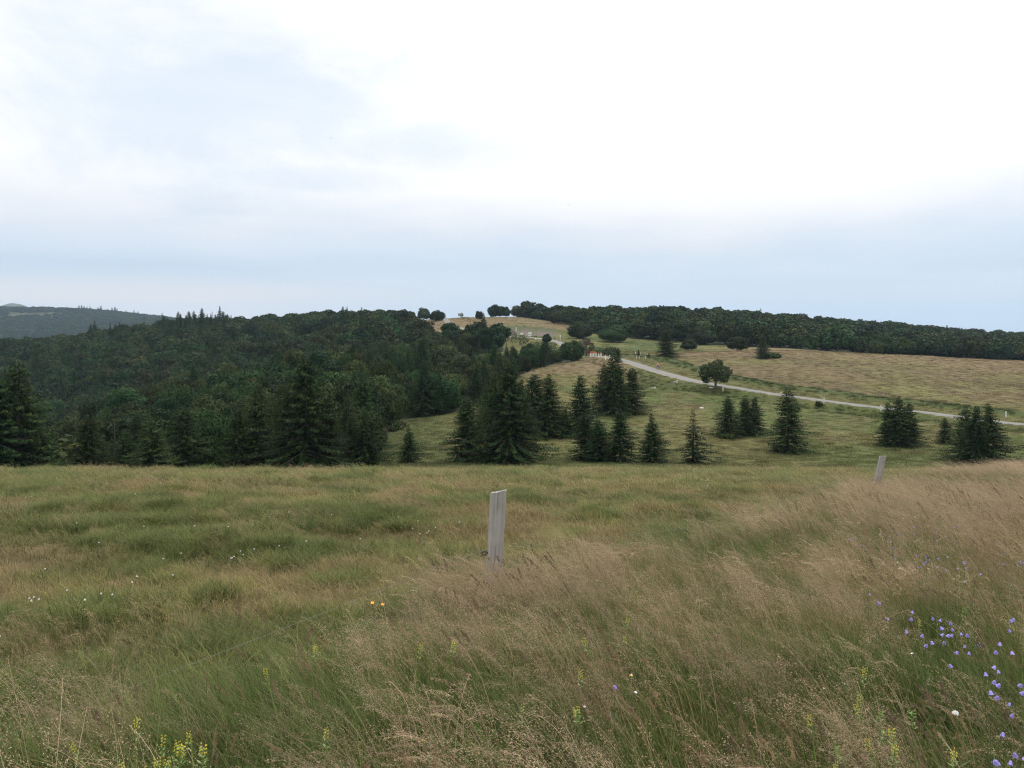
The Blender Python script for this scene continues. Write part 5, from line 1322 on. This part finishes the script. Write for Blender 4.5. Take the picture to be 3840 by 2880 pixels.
# ------------------------------------------------------------------ cyclist, bicycle, car, birds
M_skin = simple_mat('skin', (0.55, 0.36, 0.27), 0.6, 0, 0.1, 5, 0); M_jersey = simple_mat('red_jersey', (0.55, 0.05, 0.05), 0.7, 0, 0.15, 5, 0)
M_blue = simple_mat('blue_shorts', (0.05, 0.10, 0.40), 0.7, 0, 0.15, 5, 0); M_tyre = simple_mat('tyre_rubber', (0.02, 0.02, 0.02), 0.8, 0, 0.2, 9, 0)
def cyclist():
    k = int(np.argmin(np.abs(CX + F * ROAD[:, 0] / ROAD[:, 1] - 652.5))); p = ROAD[k] + RN[k] * 1.3
    dirv = ROAD[k] - ROAD[k - 1]; ang = math.atan2(dirv[1], dirv[0]); z = float(ROADZ[k]) + 0.10
    b = empty('bicycle', (p[0], p[1], z), ang)
    for s_ in (-0.5, 0.5):
        m = MB(); m.ring((s_, 0, 0.34), (0, 1, 0), 0.325, 0.018, 28, 6); w = m.build('wheel', M_tyre, b, True)
        r = MB()
        for q in range(8):
            a = q * math.pi / 4; r.tube([(s_, 0, 0.34), (s_ + 0.31 * math.cos(a), 0, 0.34 + 0.31 * math.sin(a))], 0.003, 4)
        r.build('spokes', M_grey, w)
    f = MB()
    for a, c in (((-.5, 0, .34), (-.12, 0, .32)), ((-.12, 0, .32), (-.2, 0, .86)), ((-.2, 0, .78), (-.5, 0, .34)), ((-.2, 0, .8), (.36, 0, .84)), ((-.12, 0, .32), (.38, 0, .72)), ((.34, 0, .9), (.5, 0, .34))): f.tube([a, c], 0.018, 6)
    f.build('frame', M_blue, b)
    h = MB(); h.tube([(.34, 0, .9), (.42, 0, .96)], .014, 6); h.tube([(.42, -.21, .94), (.42, .21, .94)], .013, 6); h.build('handlebar', M_black, b)
    s = MB(); s.box((-.22, 0, .92), (.26, .13, .05), None, .8); s.build('saddle', M_black, b, False, .01)
    tag(b, 'racing bicycle ridden along the edge of the pale road', 'bicycle')
    me = bpy.data.meshes.new('person')
    J = [(-.2, 0, .98), (-.05, 0, 1.18), (.16, 0, 1.36), (.24, 0, 1.44), (.30, 0, 1.56), (.32, 0, 1.66),
         (.17, .17, 1.36), (.28, .21, 1.14), (.42, .2, .99), (.17, -.17, 1.36), (.28, -.21, 1.14), (.42, -.2, .99),
         (-.17, .10, .95), (.18, .11, .84), (-.02, .11, .42), (.08, .11, .36), (-.17, -.10, .95), (.12, -.11, .66), (-.12, -.11, .24), (-.02, -.11, .18)]
    E = [(0, 1), (1, 2), (2, 3), (3, 4), (4, 5), (2, 6), (6, 7), (7, 8), (2, 9), (9, 10), (10, 11), (0, 12), (12, 13), (13, 14), (14, 15), (0, 16), (16, 17), (17, 18), (18, 19)]
    Rr = [.14, .14, .15, .06, .10, .09, .07, .05, .035, .07, .05, .035, .10, .075, .05, .04, .10, .075, .05, .04]
    me.from_pydata(J, E, []); o = link(bpy.data.objects.new('person', me)); o.location = (p[0], p[1], z); o.rotation_euler = (0, 0, ang)
    sk = o.modifiers.new('skin', 'SKIN'); o.modifiers.new('sub', 'SUBSURF').levels = 1; o.modifiers['sub'].render_levels = 2
    for i, r in enumerate(Rr): me.skin_vertices[0].data[i].radius = (r, r)
    me.skin_vertices[0].data[0].use_root = True
    dg = bpy.context.evaluated_depsgraph_get(); m2 = bpy.data.meshes.new_from_object(o.evaluated_get(dg)); o.modifiers.clear(); o.data = m2
    m2.materials.clear()
    for mm in (M_skin, M_jersey, M_blue): m2.materials.append(mm)
    for pl in m2.polygons:
        c = pl.center; pl.use_smooth = True
        pl.material_index = 1 if (c.z > 1.02 and c.z < 1.46 and abs(c.y) < .2) else (2 if c.z < 1.06 and c.z > .62 and c.x < .2 and abs(c.y) < .19 else 0)
    hm = MB(); hm.tube([(.20, 0, 1.66), (.24, 0, 1.72), (.33, 0, 1.75), (.42, 0, 1.72), (.45, 0, 1.67)], [.05, .09, .105, .09, .04], 10); hm.build('helmet', M_red, o, True)
    tag(o, 'cyclist in red helmet and jersey with blue shorts riding on the road', 'person')
cyclist()
def car():
    k = int(np.argmin(np.abs(ROAD[:, 1] - 494))); p = ROAD[k]; d = ROAD[k + 1] - ROAD[k]; ang = math.atan2(d[1], d[0]); o = empty('car', (p[0], p[1], float(ROADZ[k]) + 0.10), ang)
    prof = [(-2.05, .35), (-2.1, .75), (-1.95, .92), (-1.7, .95), (-1.15, 1.46), (.35, 1.48), (.95, .98), (1.85, .85), (2.05, .65), (2.05, .35)]
    m = MB(); n_ = len(prof); V = []
    for yy, ins in ((-.84, 0), (.84, 0)): V += [(a, yy * (0.86 if b > 1.2 else 1), b) for a, b in prof]
    m.add(V, [tuple(range(n_)), tuple(range(2 * n_ - 1, n_ - 1, -1))] + [(i, (i + 1) % n_, n_ + (i + 1) % n_, n_ + i) for i in range(n_)])
    m.build('body', simple_mat('silver_paint', (0.45, 0.46, 0.48), 0.3, 0.4, 0.05, 2, 0), o, False, .04)
    g = MB()
    g.add([(-1.735, -.70, 1.0), (-1.735, .70, 1.0), (-1.215, .64, 1.43), (-1.215, -.64, 1.43)], [(0, 1, 2, 3)]); g.add([(.99, -.70, 1.0), (.99, .70, 1.0), (.44, .64, 1.43), (.44, -.64, 1.43)], [(0, 3, 2, 1)])
    for s_ in (-1, 1): g.add([(-1.45, .835 * s_, .98), (.75, .835 * s_, .98), (.3, .74 * s_, 1.40), (-1.1, .74 * s_, 1.40)], [(0, 1, 2, 3)])
    g.build('windows', simple_mat('car_glass', (0.03, 0.035, 0.04), 0.1, 0, 0.1, 2, 0), o)
    for a in (-1.3, 1.25):
        for s_ in (-1, 1): w = MB(); w.tube([(a, .70 * s_, .31), (a, .87 * s_, .31)], .31, 16); w.build('wheel', M_tyre, o)
    for s_ in (-1, 1): l = MB(); l.box((-2.09, .62 * s_, .75), (.06, .28, .14)); l.build('tail_light', M_red, o)
    tag(o, 'tiny silver car coming over the saddle on the road', 'car')
car()
def bird(px, py, D, rz, label):
    x, y = P(px, D); z = -(py - HY) / F * D; o = empty('bird', (x, y, z), rz, 1.0); m = MB()
    m.tube([(-.2, 0, 0), (-.08, 0, .01), (.06, 0, .01), (.16, 0, .02), (.21, 0, .015)], [.012, .045, .05, .032, .006], 8); m.tube([(-.18, 0, 0), (-.30, 0, 0)], [.02, .045], 4); m.build('body', M_black, o, True)
    for s_ in (-1, 1):
        w = MB(); w.add([(.08, .03 * s_, .02), (.1, .2 * s_, .09), (.0, .46 * s_, .04), (-.06, .3 * s_, .06), (-.08, .03 * s_, .015), (.08, .03 * s_, .0), (.1, .2 * s_, .08), (.0, .46 * s_, .035), (-.06, .3 * s_, .05), (-.08, .03 * s_, .0)], [(0, 1, 2, 3, 4), (9, 8, 7, 6, 5)] + [(i, i + 5, (i + 1) % 5 + 5, (i + 1) % 5) for i in range(5)]); w.build('wing', M_black, o)
    tag(o, label, 'bird')
bird(331, 138.2, 260, 0.6, 'tiny dark bird flying in the left half of the sky')
bird(568, 204.5, 300, 2.2, 'tiny dark bird low in the sky near the middle')
bird(706.5, 199, 330, 1.2, 'tiny dark bird in the sky right of the middle')

# ------------------------------------------------------------------ air
DENS = 7.5e-5
def haze():
    bm = bmesh.new(); bmesh.ops.create_cube(bm, size=1.0); me = bpy.data.meshes.new('haze'); bm.to_mesh(me); bm.free()
    m, nt, N, L = mat_new('thin_air'); out = node(nt, 'ShaderNodeOutputMaterial'); v = node(nt, 'ShaderNodeVolumePrincipled')
    v.inputs['Color'].default_value = (0.60, 0.80, 1.0, 1); v.inputs['Density'].default_value = DENS; v.inputs['Anisotropy'].default_value = 0.2
    L.new(v.outputs[0], out.inputs['Volume']); me.materials.append(m)
    o = link(bpy.data.objects.new('haze', me)); lo, hi = -470.0, 112.0; o.scale = (16400, 16400, hi - lo); o.location = (0, 0, (lo + hi) / 2)
    tag(o, 'thin blue haze in the air between the hills', None, None, 'stuff')
haze()

# ------------------------------------------------------------------ sky and sun
SUN_EL, SUN_AZ = R(52), R(35)      # azimuth clockwise from +Y (the view direction)
def sky():
    w = bpy.data.worlds.new('World'); scene.world = w; w.use_nodes = True; nt = w.node_tree; nt.nodes.clear(); L = nt.links
    out = node(nt, 'ShaderNodeOutputWorld'); bg = node(nt, 'ShaderNodeBackground'); bg.inputs['Strength'].default_value = 0.1
    st = node(nt, 'ShaderNodeTexSky'); st.sky_type = 'NISHITA'; st.sun_disc = False; st.sun_elevation = SUN_EL; st.sun_rotation = SUN_AZ; st.altitude = 1200; st.air_density = 1.2; st.dust_density = 2.5
    tc = node(nt, 'ShaderNodeTexCoord'); sx = node(nt, 'ShaderNodeSeparateXYZ'); L.new(tc.outputs['Generated'], sx.inputs[0]); X_, Y_, Zz = sx.outputs
    def mp(v, a, b, c=0.0, d=1.0):
        n_ = node(nt, 'ShaderNodeMapRange', interpolation_type='SMOOTHSTEP'); L.new(v, n_.inputs['Value'])
        for i, q in zip(('From Min', 'From Max', 'To Min', 'To Max'), (a, b, c, d)): n_.inputs[i].default_value = q
        return n_.outputs[0]
    def noise(scl, det, seed, ro=0.5):
        m_ = node(nt, 'ShaderNodeMapping'); m_.inputs['Scale'].default_value = scl; m_.inputs['Location'].default_value = seed; L.new(tc.outputs['Generated'], m_.inputs[0])
        n_ = node(nt, 'ShaderNodeTexNoise'); n_.inputs['Scale'].default_value = 1; n_.inputs['Detail'].default_value = det; n_.inputs['Roughness'].default_value = ro; n_.inputs['Distortion'].default_value = 0.3; L.new(m_.outputs[0], n_.inputs['Vector']); return n_.outputs['Fac']
    n1 = noise((2.2, 2.2, 9.0), 5, (3.1, 0.2, 1.7)); n2 = noise((3.4, 3.4, 7.0), 6, (7.7, 2.2, 5.3), 0.58); n3 = noise((1.6, 1.6, 16.0), 4, (1.2, 8.2, 0.4))
    zz = math_n(nt, 'ADD', Zz, math_n(nt, 'MULTIPLY', math_n(nt, 'SUBTRACT', n1, 0.5), 0.13))
    zz = math_n(nt, 'ADD', zz, math_n(nt, 'MULTIPLY', math_n(nt, 'SUBTRACT', n2, 0.5), 0.05))
    white = mp(zz, 0.050, 0.165)
    # pale glow low over the left hills
    left = mp(X_, 0.10, -0.42)
    low = math_n(nt, 'MULTIPLY', mp(Zz, 0.062, 0.012), left)
    white2 = math_n(nt, 'MAXIMUM', white, math_n(nt, 'MULTIPLY', low, 0.85))
    # thin blue-grey veils in the upper left, torn open by brighter cloud heads
    n4 = noise((5.5, 5.5, 9.0), 7, (2.7, 4.2, 9.3), 0.6)
    def blob(cx, cz, rx, rz):
        a = math_n(nt, 'DIVIDE', math_n(nt, 'SUBTRACT', X_, cx), rx); b = math_n(nt, 'DIVIDE', math_n(nt, 'SUBTRACT', Zz, cz), rz)
        d2 = math_n(nt, 'ADD', math_n(nt, 'MULTIPLY', a, a), math_n(nt, 'MULTIPLY', b, b))
        d2 = math_n(nt, 'ADD', d2, math_n(nt, 'MULTIPLY', math_n(nt, 'SUBTRACT', n4, 0.5), 4.5)); return mp(d2, 2.1, -0.4)
    veil = math_n(nt, 'MAXIMUM', math_n(nt, 'MAXIMUM', blob(-0.36, 0.245, 0.20, 0.10), math_n(nt, 'MULTIPLY', blob(-0.10, 0.20, 0.16, 0.03), 0.8)), math_n(nt, 'MULTIPLY', blob(-0.24, 0.165, 0.16, 0.018), 0.8))
    veil = math_n(nt, 'MULTIPLY', veil, mp(Y_, -0.1, 0.3))
    white3 = math_n(nt, 'SUBTRACT', white2, math_n(nt, 'MULTIPLY', veil, 0.58), True)
    blue = node(nt, 'ShaderNodeMix', data_type='RGBA'); L.new(mp(n3, 0.35, 0.65), blue.inputs[0]); blue.inputs[6].default_value = (5.1, 6.35, 7.8, 1); blue.inputs[7].default_value = (5.9, 6.9, 8.2, 1)
    wcol = node(nt, 'ShaderNodeMix', data_type='RGBA'); L.new(mp(Zz, 0.02, 0.24), wcol.inputs[0]); wcol.inputs[6].default_value = (7.9, 7.65, 7.85, 1); wcol.inputs[7].default_value = (10.4, 10.4, 10.5, 1)
    cl = node(nt, 'ShaderNodeMix', data_type='RGBA'); L.new(white3, cl.inputs[0]); L.new(blue.outputs[2], cl.inputs[6]); L.new(wcol.outputs[2], cl.inputs[7])
    hi = node(nt, 'ShaderNodeVectorMath', operation='SCALE'); L.new(cl.outputs[2], hi.inputs[0]); L.new(mp(Zz, 0.34, 0.80, 1.0, 1.75), hi.inputs['Scale'])
    fin = node(nt, 'ShaderNodeMix', data_type='RGBA'); fin.inputs[0].default_value = 0.9; L.new(st.outputs[0], fin.inputs[6]); L.new(hi.outputs[0], fin.inputs[7])
    L.new(fin.outputs[2], bg.inputs['Color']); L.new(bg.outputs[0], out.inputs[0])
sky()
sl = bpy.data.lights.new('sun', 'SUN'); sl.energy = 1.5; sl.angle = R(14); sl.color = (1.0, 0.95, 0.87)
so = link(bpy.data.objects.new('sun', sl))
dv = Vector((math.sin(SUN_AZ) * math.cos(SUN_EL), math.cos(SUN_AZ) * math.cos(SUN_EL), math.sin(SUN_EL)))
so.rotation_euler = (-dv).to_track_quat('-Z', 'Y').to_euler(); so.location = dv * 60

cam = bpy.data.cameras.new('camera'); cam.sensor_width = 36; cam.lens = F / 1024 * 36; cam.shift_y = -(384 - HY) / 1024; cam.clip_start = 0.05; cam.clip_end = 30000
co = link(bpy.data.objects.new('camera', cam)); co.location = (0, 0, 0); co.rotation_euler = (R(90), 0, 0); scene.camera = co

vs = scene.view_settings; vs.view_transform = 'Standard'; vs.look = 'None'; vs.exposure = 0.2; vs.gamma = 1.0; vs.use_curve_mapping = False
scene.render.engine = 'CYCLES'; scene.cycles.filter_width = 1.15
cy = scene.cycles; cy.use_denoising = True; cy.denoising_prefilter = 'NONE'; cy.max_bounces = 5; cy.diffuse_bounces = 3; cy.glossy_bounces = 1; cy.transmission_bounces = 3; cy.volume_bounces = 0; cy.transparent_max_bounces = 4; cy.caustics_reflective = False; cy.caustics_refractive = False
